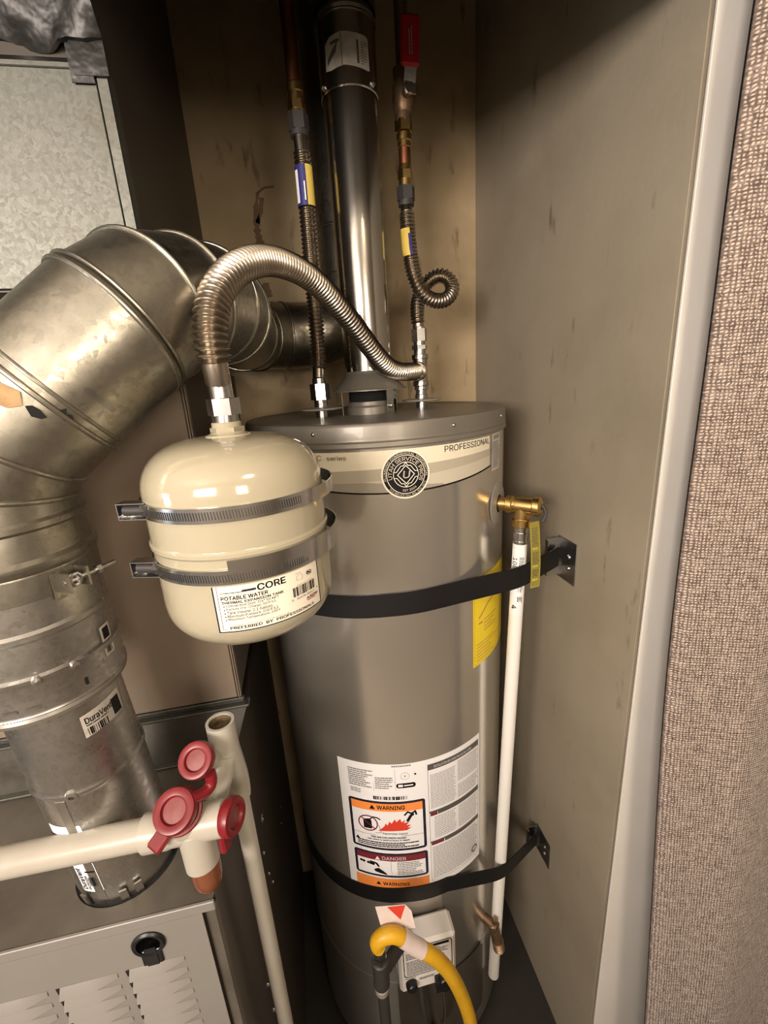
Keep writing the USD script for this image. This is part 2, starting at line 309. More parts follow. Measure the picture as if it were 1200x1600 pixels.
def gore_path(pts, r, n=44):
    """Straight pipe pieces between the points, mitred at the joints: the pieces and the joint rings."""
    P = A(pts, float); D = np.diff(P, axis=0); D /= np.linalg.norm(D, axis=1, keepdims=True)
    x, _, _ = frame_of(D[0]); rings = []
    a = np.linspace(0, 2*PI, n, endpoint=False)
    pieces = []; r = np.broadcast_to(A(r, float), (len(P),))
    X = []
    for i in range(len(D)):
        if i:
            ax = np.cross(D[i-1], D[i]); sn = np.linalg.norm(ax)
            if sn > 1e-9:
                ax /= sn; an = math.asin(min(1, sn)) if D[i-1]@D[i] > 0 else PI-math.asin(min(1, sn))
                x = x*math.cos(an)+np.cross(ax, x)*math.sin(an)+ax*(ax@x)*(1-math.cos(an))
        x = x-D[i]*(x@D[i]); x /= np.linalg.norm(x); X.append(x.copy())
    def ring(i, j, rr):   # ring of segment j at point i
        y = np.cross(D[j], X[j]); c = P[i]+rr[i]*(np.outer(np.cos(a), X[j])+np.outer(np.sin(a), y))
        if 0 < i < len(P)-1:
            nb = D[i-1]+D[i]; nb /= np.linalg.norm(nb)
            t = ((P[i]-c)@nb)/(D[j]@nb); c = c+np.outer(t, D[j])
        return c
    for j in range(len(D)):
        r0, r1 = ring(j, j, r), ring(j+1, j, r)
        V = np.vstack([r0, r1]); q = np.arange(n); k = (q+1) % n
        pieces.append(trimesh.Trimesh(V, np.vstack([np.stack([q, k, n+k], 1), np.stack([q, n+k, n+q], 1)]), process=False))
    for i in range(len(P)):
        rings.append(ring(i, min(i, len(D)-1), r))
    return pieces, rings
def bead(ring, rad, n=8):
    """A rolled bead along a closed ring of points."""
    R = np.vstack([ring, ring[:2]]); c = ring.mean(0); out = []
    m_ = len(ring); nn = np.cross(ring[0]-c, ring[m_//4]-c); nn /= np.linalg.norm(nn)
    a = np.linspace(0, 2*PI, n, endpoint=False); V = []
    for p in ring:
        e = p-c; e = e-nn*(e@nn); e /= np.linalg.norm(e)
        V.append(p+rad*(np.outer(np.cos(a), e)+np.outer(np.sin(a), nn)))
    V = np.concatenate(V); F = []
    j = np.arange(n); k = (j+1) % n
    for i in range(m_):
        i2 = (i+1) % m_
        F.append(np.stack([i*n+j, i2*n+j, i2*n+k], 1)); F.append(np.stack([i*n+j, i2*n+k, i*n+k], 1))
    return trimesh.Trimesh(V, np.concatenate(F), process=False)
def circ_ring(c, r, n=44, axis=(0, 0, 1)):
    x, y, d = frame_of(axis); a = np.linspace(0, 2*PI, n, endpoint=False)
    return A(c, float)+r*(np.outer(np.cos(a), x)+np.outer(np.sin(a), y))
def strip(P, up, w, t):
    """A flat band of width w (along up) and thickness t following the points P."""
    P = A(P, float); T = np.gradient(P, axis=0); T /= np.linalg.norm(T, axis=1, keepdims=True)
    U = np.broadcast_to(A(up, float), P.shape); N = np.cross(T, U); N /= np.linalg.norm(N, axis=1, keepdims=True)
    w = np.broadcast_to(A(w, float), (len(P),))[:, None]
    V = np.stack([P-U*w/2+N*t, P+U*w/2+N*t, P+U*w/2, P-U*w/2], 1).reshape(-1, 3); F = []
    for i in range(len(P)-1):
        for j in range(4):
            a, b = i*4+j, i*4+(j+1) % 4
            F += [(a, b, b+4), (a, b+4, a+4)]
    e = (len(P)-1)*4
    F += [(0, 2, 1), (0, 3, 2), (e, e+1, e+2), (e, e+2, e+3)]
    q = trimesh.Trimesh(V, F, process=False); q.fix_normals(); return q

# flat print: built in the (u, v) plane, then laid on a cylinder or a plane
def R2(*rects, seg=0.006):
    V, F, o = [], [], 0
    for u0, v0, u1, v1 in rects:
        nu = max(1, int(math.ceil(abs(u1-u0)/seg)))
        us = np.linspace(u0, u1, nu+1)
        V.append(np.vstack([np.c_[us, np.full(nu+1, v0), np.zeros(nu+1)], np.c_[us, np.full(nu+1, v1), np.zeros(nu+1)]]))
        i = np.arange(nu)
        F.append(np.vstack([np.c_[o+i, o+i+1, o+nu+2+i], np.c_[o+i, o+nu+2+i, o+nu+1+i]])); o += 2*(nu+1)
    return trimesh.Trimesh(np.vstack(V), np.vstack(F), process=False)
def P2(poly, seg=0.008):
    out = []
    for g in getattr(poly, 'geoms', [poly]):
        if g.is_empty or g.area < 1e-12: continue
        v, f = trimesh.creation.triangulate_polygon(g, engine='earcut')
        v, f = trimesh.remesh.subdivide_to_size(np.c_[v, np.zeros(len(v))], f, seg, max_iter=12)
        out.append(trimesh.Trimesh(v, f, process=False))
    return trimesh.util.concatenate(out)
def T2(text, u0, v0, w, h, bold=False, slant=0.0, seg=None):
    q = meshkit.text_mesh(text, 0.01, 0.0004, bold)
    b = q.bounds; v = q.vertices.copy()
    v[:, 0] = (v[:, 0]-b[0, 0])/(b[1, 0]-b[0, 0])*w; v[:, 1] = (v[:, 1]-b[0, 1])/(b[1, 1]-b[0, 1])*h
    v[:, 0] += slant*v[:, 1]; v[:, 2] = 0.0
    q = trimesh.Trimesh(v+[u0, v0, 0], q.faces[np.abs(q.face_normals[:, 2]) > 0.5], process=False)
    q.remove_unreferenced_vertices(); return q
def arc_text(text, cx, cy, rad, h, a_mid, span, bold=True, outward=True):
    q = T2(text, -0.5, 0, 1.0, h, bold); v = q.vertices.copy()
    t = np.radians(a_mid+(-1 if outward else 1)*v[:, 0]*span)
    rr = rad+v[:, 1] if outward else rad-v[:, 1]
    return trimesh.Trimesh(np.c_[cx+rr*np.cos(t), cy+rr*np.sin(t), v[:, 2]], q.faces, process=False)
def para(u0, v0, u1, v1, n, fill=0.55, seed=1, short=0.25, word=(0.003, 0.009)):
    """Rows of small dashes standing for print too fine to read."""
    r_ = random.Random(seed); h = (v1-v0)/n; out = []
    for i in range(n):
        y = v1-(i+0.5)*h; x = u0; end = u1-(u1-u0)*r_.random()*short
        while x < end-0.001:
            w = min(r_.uniform(*word), end-x); out.append((x, y-h*fill/2, x+w, y+h*fill/2)); x += w+0.0009
    return R2(*out)
def bars(u0, v0, u1, v1, n, seed=3):
    r_ = random.Random(seed); e = np.linspace(u0, u1, n*2+1); w = (u1-u0)/(n*2)
    return R2(*[(e[2*i], v0, e[2*i]+w*r_.choice([0.5, 0.9, 1.3, 1.7]), v1) for i in range(n)])
def rr(u0, v0, u1, v1, r):
    return sbox(u0+r, v0+r, u1-r, v1-r).buffer(r, 6)
def on_cyl(q, c, R, a0, z0, off):
    v = A(q.vertices); t = math.radians(a0)+v[:, 0]/R; r = R+off+v[:, 2]
    return trimesh.Trimesh(np.c_[c[0]+r*np.cos(t), c[1]+r*np.sin(t), z0+v[:, 1]], q.faces, process=False)
def on_plane(q, o, right, up, off=0.0005):
    right, up = A(right, float), A(up, float); right /= np.linalg.norm(right); up = up-right*(up@right); up /= np.linalg.norm(up)
    nn = np.cross(right, up); v = A(q.vertices)
    return trimesh.Trimesh(A(o, float)+np.outer(v[:, 0], right)+np.outer(v[:, 1], up)+np.outer(v[:, 2]+off, nn), q.faces, process=False)

# ================================================================== SETTING
WX, WY, OPEN = 0.34, 0.297, -0.376
wr = struct('wall_right', bx(WX, WX+0.10, OPEN+0.009, 0.45, 0, 2.5), 'wall_side')
wb = struct('wall_back', bx(-1.0, WX-0.0005, WY, WY+0.1, 0, 2.5), 'wall_back')
struct('wall_left', bx(-1.0, -0.90, OPEN, WY-0.001, 0, 2.5), 'wall_side')
struct('floor', bx(-4.45, 2.0, -0.95, 0.4, -0.1, 0), 'floor')  # dark stretch before the closet added as the shade of someone standing there
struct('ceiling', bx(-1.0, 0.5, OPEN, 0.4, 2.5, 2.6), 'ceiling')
struct('trim_1', bx(WX+0.001, 0.62, OPEN-0.001, OPEN+0.003, 0, 2.5, 0.0008), 'trim')
struct('wall_front', cat(bx(-4.45, 0.34, OPEN-0.10, OPEN-0.003, 2.09, 2.6), bx(0.62, 2.0, OPEN-0.02, OPEN+0.08, 0, 2.6), bx(-4.45, -0.92, OPEN-0.10, OPEN-0.003, 0, 2.09)), 'hall')
struct('window_3', cat(bx(-4.449, -4.40, -1.51, -1.45, 0.64, 1.96), bx(-4.449, -4.40, -0.45, -0.39, 0.64, 1.96), bx(-4.449, -4.40, -1.51, -0.39, 1.90, 1.96), bx(-4.449, -4.40, -1.51, -0.39, 0.64, 0.70)), 'trim')
struct('floor_hall', bx(-4.45, 2.0, HALL_Y-0.1, -0.951, -0.1, 0.004), 'hall_floor')
struct('ceiling_hall', bx(-4.45, 2.0, HALL_Y-0.1, OPEN-0.1, HALL_Z, 2.6), 'hall_ceiling')
struct('wall_hall_left', bx(-4.55, -4.45, HALL_Y, OPEN-0.1, 0, 2.5), 'hall')
struct('wall_hall_right', bx(2.0, 2.1, HALL_Y, OPEN-0.02, 0, 2.5), 'hall')
struct('wall_hall_back', bx(-4.45, 2.0, HALL_Y-0.1, HALL_Y, 0, 2.5), 'hall')
for i, (xc, w, z0, z1) in enumerate(((-1.15, 0.90, 1.69, 2.15), (0.17, 0.36, 1.61, 2.11))):
    x0, x1, y0, y1 = xc-w/2, xc+w/2, HALL_Y+0.001, HALL_Y+0.045
    struct(f'window_{i+1}', cat(bx(x0-0.06, x0, y0, y1, z0-0.06, z1+0.06), bx(x1, x1+0.06, y0, y1, z0-0.06, z1+0.06), bx(x0-0.06, x1+0.06, y0, y1, z1, z1+0.06), bx(x0-0.06, x1+0.06, y0, y1, z0-0.06, z0)), 'trim')  # frames made up round the two added light panels, out of view
# dried adhesive runs and dark blots on the concrete back wall
def blob_line(pts, w0, w1, seed):
    r_ = np.random.default_rng(seed); P = LineString(pts); n = 26
    L, Rr = [], []
    for i in range(n):
        p = A(P.interpolate(i/(n-1), True).coords[0]); q = A(P.interpolate(min(1, (i+0.5)/(n-1)), True).coords[0]); q0 = A(P.interpolate(max(0, (i-0.5)/(n-1)), True).coords[0])
        d = q-q0; d /= np.linalg.norm(d)+1e-9; nrm = A([-d[1], d[0]]); w = (w0+(w1-w0)*i/(n-1))*r_.uniform(0.5, 1.4)
        L.append(p+nrm*w); Rr.append(p-nrm*w)
    return Polygon(np.vstack([L, Rr[::-1]])).buffer(0.0006)
for k, (pts, a, b) in enumerate((([(-0.188, 2.105), (-0.196, 2.07), (-0.199, 2.03), (-0.194, 1.985), (-0.198, 1.948)], 0.0030, 0.0100),
                                 ([(-0.180, 2.095), (-0.186, 2.065), (-0.197, 2.045)], 0.0040, 0.003),
                                 ([(-0.150, 2.118), (-0.172, 2.115), (-0.188, 2.105)], 0.0012, 0.0012),
                                 ([(-0.197, 1.918), (-0.190, 1.888)], 0.009, 0.006))):
    q = trimesh.creation.extrude_polygon(blob_line(pts, a, b, k), 0.002, engine='earcut')
    part(wb, 'adhesive_run', on_plane(q, (0, WY, 0), (1, 0, 0), (0, 0, 1), 0.0), 'glue')

# ================================================================== WATER HEATER
TZ = 1.62; TR = 0.254; C0 = (0., 0.)
wh = thing('water_heater', 'tall round grey gas water heater with a cream band and white warning label', 'water heater', (0, 0, 0))
jacket = part(wh, 'jacket', lathe([(0, 0.03), (TR-0.004, 0.03), (TR, 0.034), (TR, 0.333), (TR+0.0015, 0.336), (TR, 0.339), (TR, 1.588), (0, 1.588)], 128), 'tank')
part(wh, 'base_ring', lathe([(TR-0.03, 0.0), (TR-0.012, 0.0), (TR-0.012, 0.04), (TR-0.03, 0.04)], 96), 'dark_pipe')
cap = part(wh, 'top_cap', lathe([(TR+0.0005, 1.581), (TR+0.0035, 1.5815), (TR+0.0045, 1.584), (TR+0.0035, 1.5875), (TR+0.0025, 1.590), (TR+0.0035, 1.5915), (TR+0.0036, 1.594), (TR+0.0025, 1.596),
                              (TR+0.002, TZ-0.006), (TR-0.001, TZ-0.0015), (TR-0.005, TZ), (TR-0.012, TZ), (TR-0.02, TZ-0.003), (0, TZ-0.003)], 128), 'cap')
for a in (-122, -71.5, -39.5, 140, 60):
    c, s = math.cos(math.radians(a)), math.sin(math.radians(a)); rr0 = TR+0.002
    part(wh, 'cap_screw', lathe([(0, 0.0028), (0.0016, 0.0026), (0.0030, 0.0014), (0.0034, 0), (0, 0)][::-1], 14, (rr0*c, rr0*s, 1.606), (c, s, 0)), 'chrome')
# decal band
def deg2u(a, a0): return math.radians(a-a0)*TR
BA = -92.0
def curve_poly(f_lo, f_hi, a0, a1, n=60):
    aa = np.linspace(a0, a1, n); u = [deg2u(a, BA) for a in aa]
    lo = [f_lo(a) for a in aa]; hi = [f_hi(a) for a in aa]
    V = np.vstack([np.c_[u, lo, np.zeros(n)], np.c_[u, hi, np.zeros(n)]]); i = np.arange(n-1)
    return trimesh.Trimesh(V, np.vstack([np.c_[i, i+1, n+i+1], np.c_[i, n+i+1, n+i]]), process=False)
top = lambda a: 1.5775
line = lambda a: 1.5115+0.0155*((a+92)/42.0)**2
b1 = lambda a: 1.5460+0.010*((a+150)/100.0)**1.5-0.0
b2 = lambda a: 1.529+0.0150*max(0, (a+92)/42.0)**1.3
def lay(q, off): return on_cyl(q, C0, TR, BA, 0, off)
band = part(wh, 'band_decal', lay(curve_poly(line, top, -138, -50.5), 0.0004), 'band_cream')
part(band, 'swoosh', lay(curve_poly(lambda a: line(a), b1, -138, -50.5), 0.0006), 'band_mid', label='taupe swoosh')
part(band, 'swoosh', lay(curve_poly(lambda a: line(a), lambda a: 1.5300+0.014*max(0, (a+110)/60.0)**1.4, -138, -50.5), 0.0008), 'band_low', label='pale lower swoosh')
part(band, 'swoosh', lay(curve_poly(lambda a: line(a), lambda a: max(line(a)+0.0001, 1.5295-0.014*max(0, (a+105)/30.0)**1.0), -138, -76), 0.0010), 'band_dark', label='darker left swoosh')
part(band, 'underline', lay(curve_poly(lambda a: line(a)-0.0026, line, -138, -50.0), 0.0012), 'ink', label='thin black curved line')
part(band, 'lettering', lay(T2('PROFESSIONAL', deg2u(-75.4, BA), 1.5655, deg2u(-51.2, BA)-deg2u(-75.4, BA), 0.0098), 0.0012), 'text_grey', label='PROFESSIONAL in thin grey capitals')
part(band, 'lettering', lay(T2('series', deg2u(-117.8, BA), 1.5655, deg2u(-110.8, BA)-deg2u(-117.8, BA), 0.0068), 0.0012), 'text_grey', label='the word series in grey')
part(band, 'lettering', lay(T2('C', deg2u(-121.6, BA), 1.5655, 0.0075, 0.0085), 0.0012), 'text_tan', label='tan capital C')
# round black service sticker
SA, SZ, SR = -90.4, 1.5380, 0.0385
def sl(q, off): return on_cyl(q, C0, TR, SA, SZ, off)
def annulus(r1, r0): return Point(0, 0).buffer(r1, 40).difference(Point(0, 0).buffer(r0, 40))
stk = part(wh, 'service_sticker', sl(P2(Point(0, 0).buffer(SR, 48)), 0.0014), 'paper_warm', label='round black and white service sticker')
part(stk, 'black_field', sl(P2(Point(0, 0).buffer(SR*0.925, 48)), 0.0017), 'ink')
w_ = [sl(P2(annulus(SR*0.795, SR*0.765)), 0.0020), sl(P2(annulus(SR*0.525, SR*0.495)), 0.0020)]
dia = Polygon([(0, 0.40), (0.37, 0), (0, -0.40), (-0.37, 0)]); dia2 = dia.difference(affinity.scale(dia, 0.87, 0.87))
w_.append(sl(P2(affinity.scale(dia2, SR, SR, origin=(0, 0))), 0.0020))
ch = LineString([(-0.50, 0.12), (-0.38, 0.12), (-0.2, 0.36), (-0.10, 0.36), (0, 0.50)]).buffer(0.016, cap_style=2)
for sx, sy in ((1, 1), (-1, 1), (1, -1), (-1, -1)):
    w_.append(sl(P2(affinity.scale(ch, SR*sx, SR*sy, origin=(0, 0))), 0.0020))
w_.append(sl(T2('U', -0.145*SR, -0.155*SR, 0.29*SR, 0.31*SR, True, slant=0.15), 0.0020))
w_.append(sl(arc_text('UTAH SERVICE PROS', 0, 0, SR*0.565, SR*0.165, 84, 222), 0.0020))
w_.append(sl(arc_text('PLUMBING COMMERCIAL RESIDENTIAL', 0, 0, SR*0.815, SR*0.09, 92, 205), 0.0020))
w_.append(sl(arc_text('EST 2024', 0, 0, SR*0.70, SR*0.10, -78, 52, outward=False), 0.0020))
w_.append(sl(arc_text('FOR SERVICE CALL 801-874-2476', 0, 0, SR*0.905, SR*0.085, -82, 118, outward=False), 0.0020))
part(stk, 'lettering', cat(w_), 'paper_warm', smooth=False)
# small rating sticker at the right end of the band
u0 = deg2u(-48.8, BA); u1 = deg2u(-40.0, BA)
sm = part(wh, 'small_label', lay(R2((u0, 1.514, u1, 1.579)), 0.0008), 'paper_grey', label='narrow white data sticker at the right end of the cream band')
part(sm, 'print', lay(cat(para(u0+0.003, 1.518, u1-0.003, 1.566, 15, 0.6, 5), R2((u0+0.006, 1.569, u1-0.005, 1.5765))), 0.0012), 'ink_grey')

# large white rating and warning label
LA = -127.6; LW = math.radians(69.6)*TR; LT, LB = 0.9785, 0.640
def ll(q, off): return on_cyl(q, C0, TR, LA, 0, off)
lab = part(wh, 'rating_label', ll(R2((0, LB, LW, LT)), 0.0005), 'paper', label='large white label with warning panels on the lower jacket')
ZW1, ZW0 = 0.8860, 0.7560; ZD1, ZD0 = 0.7470, 0.6790; ua, ub = 0.0165, 0.172; uc = 0.180
blackb = [P2(rr(ua, ZW0, ub, ZW1, 0.006).difference(rr(ua+0.0055, ZW0+0.0055, ub-0.0055, ZW1-0.0055, 0.0015))),
          P2(rr(ua+0.001, ZD0, ub+0.001, ZD1, 0.006).difference(rr(ua+0.0065, ZD0+0.005, ub-0.0045, ZD1-0.005, 0.0015)))]
for b_ in blackb: part(lab, 'panel_frame', ll(b_, 0.0008), 'navy')
part(lab, 'orange_bar', ll(R2((ua+0.0055, ZW1-0.0255, ub-0.0055, ZW1-0.0055)), 0.0009), 'orange')
part(lab, 'orange_bar', ll(R2((ua, LB, ub+0.002, 0.674)), 0.0009), 'orange')
for b_ in ((ua+0.0065, ZD1-0.0215, ub-0.0045, ZD1-0.005), (uc+0.002, 0.834, uc+0.017, 0.843), (uc+0.002, 0.755, uc+0.03, 0.762)): part(lab, 'maroon_bar', ll(R2(b_), 0.0009), 'maroon')
um = (ua+ub)/2
tri = lambda x, y, s: Polygon([(x-s, y-s*0.8), (x+s, y-s*0.8), (x, y+s)])
ink = [T2('WARNING', um-0.019, ZW1-0.0205, 0.056, 0.0105, True), P2(tri(um-0.0285, ZW1-0.0160, 0.0058)), T2('WARNING', um-0.019, 0.655, 0.056, 0.0095, True), P2(tri(um-0.0285, 0.6595, 0.005))]
# prohibited petrol can, flame and figure
cx, cy = ua+0.038, 0.826
can = Polygon([(-0.0085, -0.014), (0.0085, -0.014), (0.0085, 0.008), (0.004, 0.012), (-0.0085, 0.0085)])
ink += [P2(affinity.translate(can, cx-0.001, cy)), P2(LineString([(cx+0.004, cy+0.01), (cx+0.011, cy+0.018), (cx+0.020, cy+0.017), (cx+0.025, cy+0.013)]).buffer(0.0013))]
fig = [Point(ub-0.027, 0.8505).buffer(0.0036), LineString([(ub-0.042, 0.851), (ub-0.036, 0.8585), (ub-0.029, 0.8535), (ub-0.021, 0.8585), (ub-0.019, 0.850)]).buffer(0.0018), LineString([(ub-0.0365, 0.836), (ub-0.030, 0.848)]).buffer(0.003)]
ink += [P2(shapely.union_all(fig))]
ink += [T2('Flammable Vapors', ua+0.067, 0.7985, 0.050, 0.0062), T2('FIRE AND EXPLOSION HAZARD', um-0.036, 0.7885, 0.072, 0.0048, True), T2('Can result in serious injury or death.', um-0.044, 0.7815, 0.088, 0.0048, True),
        para(ua+0.012, 0.7640, ub-0.009, 0.7790, 3, 0.5, 21, 0.3), P2(tri(ua+0.0125, 0.7815, 0.0045)), R2((ua+0.0055, 0.7962, ua+0.055, 0.7967), (ub-0.050, 0.7962, ub-0.0055, 0.7967))]
# scald panel: figures, running tap, hand
for k, x in enumerate((0.012, 0.0175, 0.0275, 0.033, 0.038)):
    ink.append(P2(Point(ua+0.003+x, 0.7165-0.001*k).buffer(0.0032)))
ink += [P2(LineString([(ua+0.036, 0.7185), (ua+0.048, 0.716), (ua+0.052, 0.709)]).buffer(0.0021)),
        P2(Polygon([(ua+0.042, 0.698), (ua+0.052, 0.7035), (ua+0.060, 0.697), (ua+0.068, 0.690), (ua+0.069, 0.686), (ua+0.056, 0.689), (ua+0.044, 0.6925)]))]
part(lab, 'black_print', ll(cat(ink), 0.0012), 'ink', smooth=False, kind='stuff')
wh2 = [T2('DANGER', um-0.017, ZD1-0.0185, 0.050, 0.0098, True), P2(tri(um-0.0265, ZD1-0.0150, 0.0055))]
part(lab, 'white_print', ll(cat(wh2), 0.0012), 'paper', smooth=False)
rng_ = annulus(0.0205, 0.0182); bar_ = LineString([(-0.014, 0.0135), (0.014, -0.0135)]).buffer(0.0011)
part(lab, 'prohibition_ring', ll(P2(affinity.translate(rng_.union(bar_), cx, cy)), 0.0015), 'maroon')
fl = [(0.058, 0.8085), (0.066, 0.816), (0.072, 0.8225), (0.0735, 0.829), (0.078, 0.8245), (0.082, 0.835), (0.086, 0.829), (0.093, 0.8405), (0.096, 0.833), (0.104, 0.842), (0.106, 0.832), (0.1135, 0.838), (0.1105, 0.829), (0.123, 0.833), (0.115, 0.824), (0.125, 0.824), (0.117, 0.817), (0.126, 0.8175), (0.116, 0.8105)]
part(lab, 'flame', ll(P2(Polygon([(ua+x, y) for x, y in fl])), 0.0010), 'fire')
g_ = [para(0.022, 0.918, 0.072, 0.963, 9, 0.55, 31, 0.35), para(0.076, 0.918, 0.112, 0.948, 6, 0.5, 32, 0.3), para(0.024, 0.902, 0.055, 0.914, 3, 0.5, 33, 0.5),
      para(ub-0.064, 0.6865, ub-0.009, 0.7235, 8, 0.45, 34, 0.35), R2((ub-0.077, 0.684, ub-0.0765, 0.7255), (0.073, 0.912, 0.0734, 0.933), (0.1155, 0.916, 0.1159, 0.968), (0.073, 0.935, 0.1155, 0.9353)),
      P2(annulus(0.009, 0.0086).buffer(0) and affinity.translate(annulus(0.0086, 0.0081), 0.135, 0.949)), P2(affinity.translate(Point(0, 0).buffer(0.0017), 0.135, 0.949)), P2(LineString([(ua+0.060, 0.8235), (ua+0.064, 0.804), (ua+0.052, 0.802)]).buffer(0.0006)),
      para(0.110, 0.972, 0.150, 0.9755, 1, 0.9, 35, 0.1, (0.0015, 0.004))]
part(lab, 'fine_print', ll(cat(g_), 0.0010), 'ink_grey', smooth=False, kind='stuff')
part(lab, 'bar_code', ll(bars(0.070, 0.891, 0.139, 0.8995, 20, 9), 0.0010), 'ink', kind='stuff')
part(lab, 'logo_pill', ll(P2(rr(0.117, 0.920, 0.155, 0.9315, 0.005)), 0.0010), 'ink')
part(lab, 'dot', ll(P2(Point(0.155, 0.951).buffer(0.0021)), 0.0010), 'ink')
part(lab, 'logo_blocks', ll(R2((0.121, 0.923, 0.130, 0.929), (0.132, 0.9245, 0.150, 0.9275)), 0.0013), 'paper')
rc = [para(uc+0.004, 0.853, uc+0.062, 0.940, 22, 0.55, 41, 0.1), para(uc+0.066, 0.895, LW-0.006, 0.948, 13, 0.55, 42, 0.1), para(uc+0.066, 0.853, LW-0.006, 0.888, 7, 0.55, 43, 0.2), para(uc+0.010, 0.772, uc+0.062, 0.831, 12, 0.5, 44, 0.15),
      para(uc+0.066, 0.772, LW-0.006, 0.831, 12, 0.5, 45, 0.15), para(uc+0.004, 0.660, LW-0.006, 0.750, 20, 0.6, 46, 0.08)]
part(lab, 'instructions', ll(cat(rc), 0.0010), 'ink_light', smooth=False, kind='stuff')
rd = [R2((uc, 0.952, LW-0.005, 0.966), (uc-0.0005, 0.655, uc, 0.966), (LW-0.0055, 0.655, LW-0.005, 0.966), (uc, 0.8425, LW-0.005, 0.847), (uc+0.018, 0.835, LW-0.006, 0.8425), (uc, 0.762, LW-0.005, 0.766), (uc+0.032, 0.755, LW-0.006, 0.762), (uc, 0.655, LW-0.005, 0.6556)),
      P2(affinity.translate(annulus(0.009, 0.006), LW-0.018, 0.676))]
part(lab, 'rules', ll(cat(rd), 0.0012), 'text_grey', label='dark rules and headings of the right column')
part(lab, 'heading', ll(cat(T2('INSTALLATION AND OPERATING INSTRUCTIONS', uc+0.012, 0.9555, 0.09, 0.0065, True)), 0.0016), 'paper', smooth=False)

# yellow energy label
ea, eb = deg2u(-62.1, BA), deg2u(-26, BA)
en = part(wh, 'energy_label', lay(R2((ea, 1.141, eb, 1.325)), 0.0006), 'yellow_label', label='yellow energy label behind the white pipe')
part(en, 'print', lay(cat(P2(LineString([(ea+0.018, 1.242), (ea+0.048, 1.262), (ea+0.085, 1.272)]).buffer(0.0017)), P2(LineString([(ea+0.018, 1.230), (ea+0.028, 1.230)]).buffer(0.0017)), para(ea+0.034, 1.205, ea+0.09, 1.236, 4, 0.28, 51, 0.4),
     para(ea+0.034, 1.278, ea+0.08, 1.305, 3, 0.28, 52, 0.4), para(ea+0.010, 1.148, ea+0.1, 1.19, 6, 0.25, 53, 0.5), R2((ea+0.004, 1.145, ea+0.0046, 1.32), (ea+0.004, 1.145, ea+0.12, 1.1456))), 0.0009), 'text_tan', smooth=False)

# pipe nipples with plastic escutcheons on top
COLD, HOT = A([-0.108, -0.016]), A([0.112, 0.048])
for q in (COLD, HOT):
    e = part(wh, 'escutcheon', lathe([(0.0145, 0), (0.040, 0.0), (0.042, 0.0015), (0.041, 0.0035), (0.016, 0.0055), (0.0145, 0.0055)], 48, (q[0], q[1], TZ+0.011)), 'grey_plastic', label='grey plastic pipe collar')
    part(wh, 'nipple', lathe([(0.0118, 0), (0.0118, 0.018), (0.0135, 0.019), (0.0135, 0.028), (0.0118, 0.029), (0.0118, 0.040), (0, 0.040)], 28, (q[0], q[1], TZ-0.004)), 'chrome')
# draft hood
FX, FY = -0.008, 0.0
hood = part(wh, 'draft_hood', lathe([(0.0455, 1.700), (0.047, 1.690), (0.068, 1.6665), (0.0745, 1.6635), (0.0745, 1.6615), (0.067, 1.6645), (0.046, 1.688), (0.044, 1.700)], 64, (FX, FY, 0)), 'cap', label='conical draft hood')
part(wh, 'flue_collar', lathe([(0.048, TZ-0.004), (0.048, TZ+0.010), (0.045, TZ+0.014), (0.045, TZ+0.021), (0.040, TZ+0.021), (0.040, TZ-0.004)], 56, (FX, FY, 0)), 'cap')
part(wh, 'flue_throat', lathe([(0.0, TZ+0.004), (0.0395, TZ+0.004), (0.0395, TZ+0.0405), (0.0, TZ+0.0405)], 48, (FX, FY, 0)), 'void', label='black opening under the draft hood')
for a in (-168, -62, 28, 118):
    c, s = math.cos(math.radians(a)), math.sin(math.radians(a))
    lg = trimesh.util.concatenate([place(bx(-0.008, 0.008, -0.0008, 0.0008, 0, 0.046), (FX+0.062*c, FY+0.062*s, TZ-0.003), (0, 0, 1), (c, s, 0))])
    p_ = part(wh, 'hood_leg', lg, 'chrome', smooth=False)
    part(p_, 'foot_screw', lathe([(0, 0.005), (0.004, 0.003), (0.0045, 0), (0, 0)][::-1], 12, (FX+0.064*c, FY+0.064*s, TZ+0.012), (c, s, 0)), 'chrome')

# temperature and pressure valve on the jacket side
VA = math.radians(-41.5); vd = A([math.cos(VA), math.sin(VA), 0]); VZ = 1.447; v0 = vd*TR+A([0, 0, VZ])
part(wh, 'valve_escutcheon', lathe([(0.017, 0.0), (0.040, 0.0), (0.041, 0.001), (0.038, 0.003), (0.018, 0.005), (0.017, 0.004)], 48, v0-vd*0.001, tuple(vd)), 'grey_plastic', label='round grey collar around the relief valve')
part(wh, 'valve_port', lathe([(0.0, 0.0), (0.0168, 0.0), (0.0168, 0.002), (0, 0.002)], 32, v0+vd*0.001, tuple(vd)), 'void')
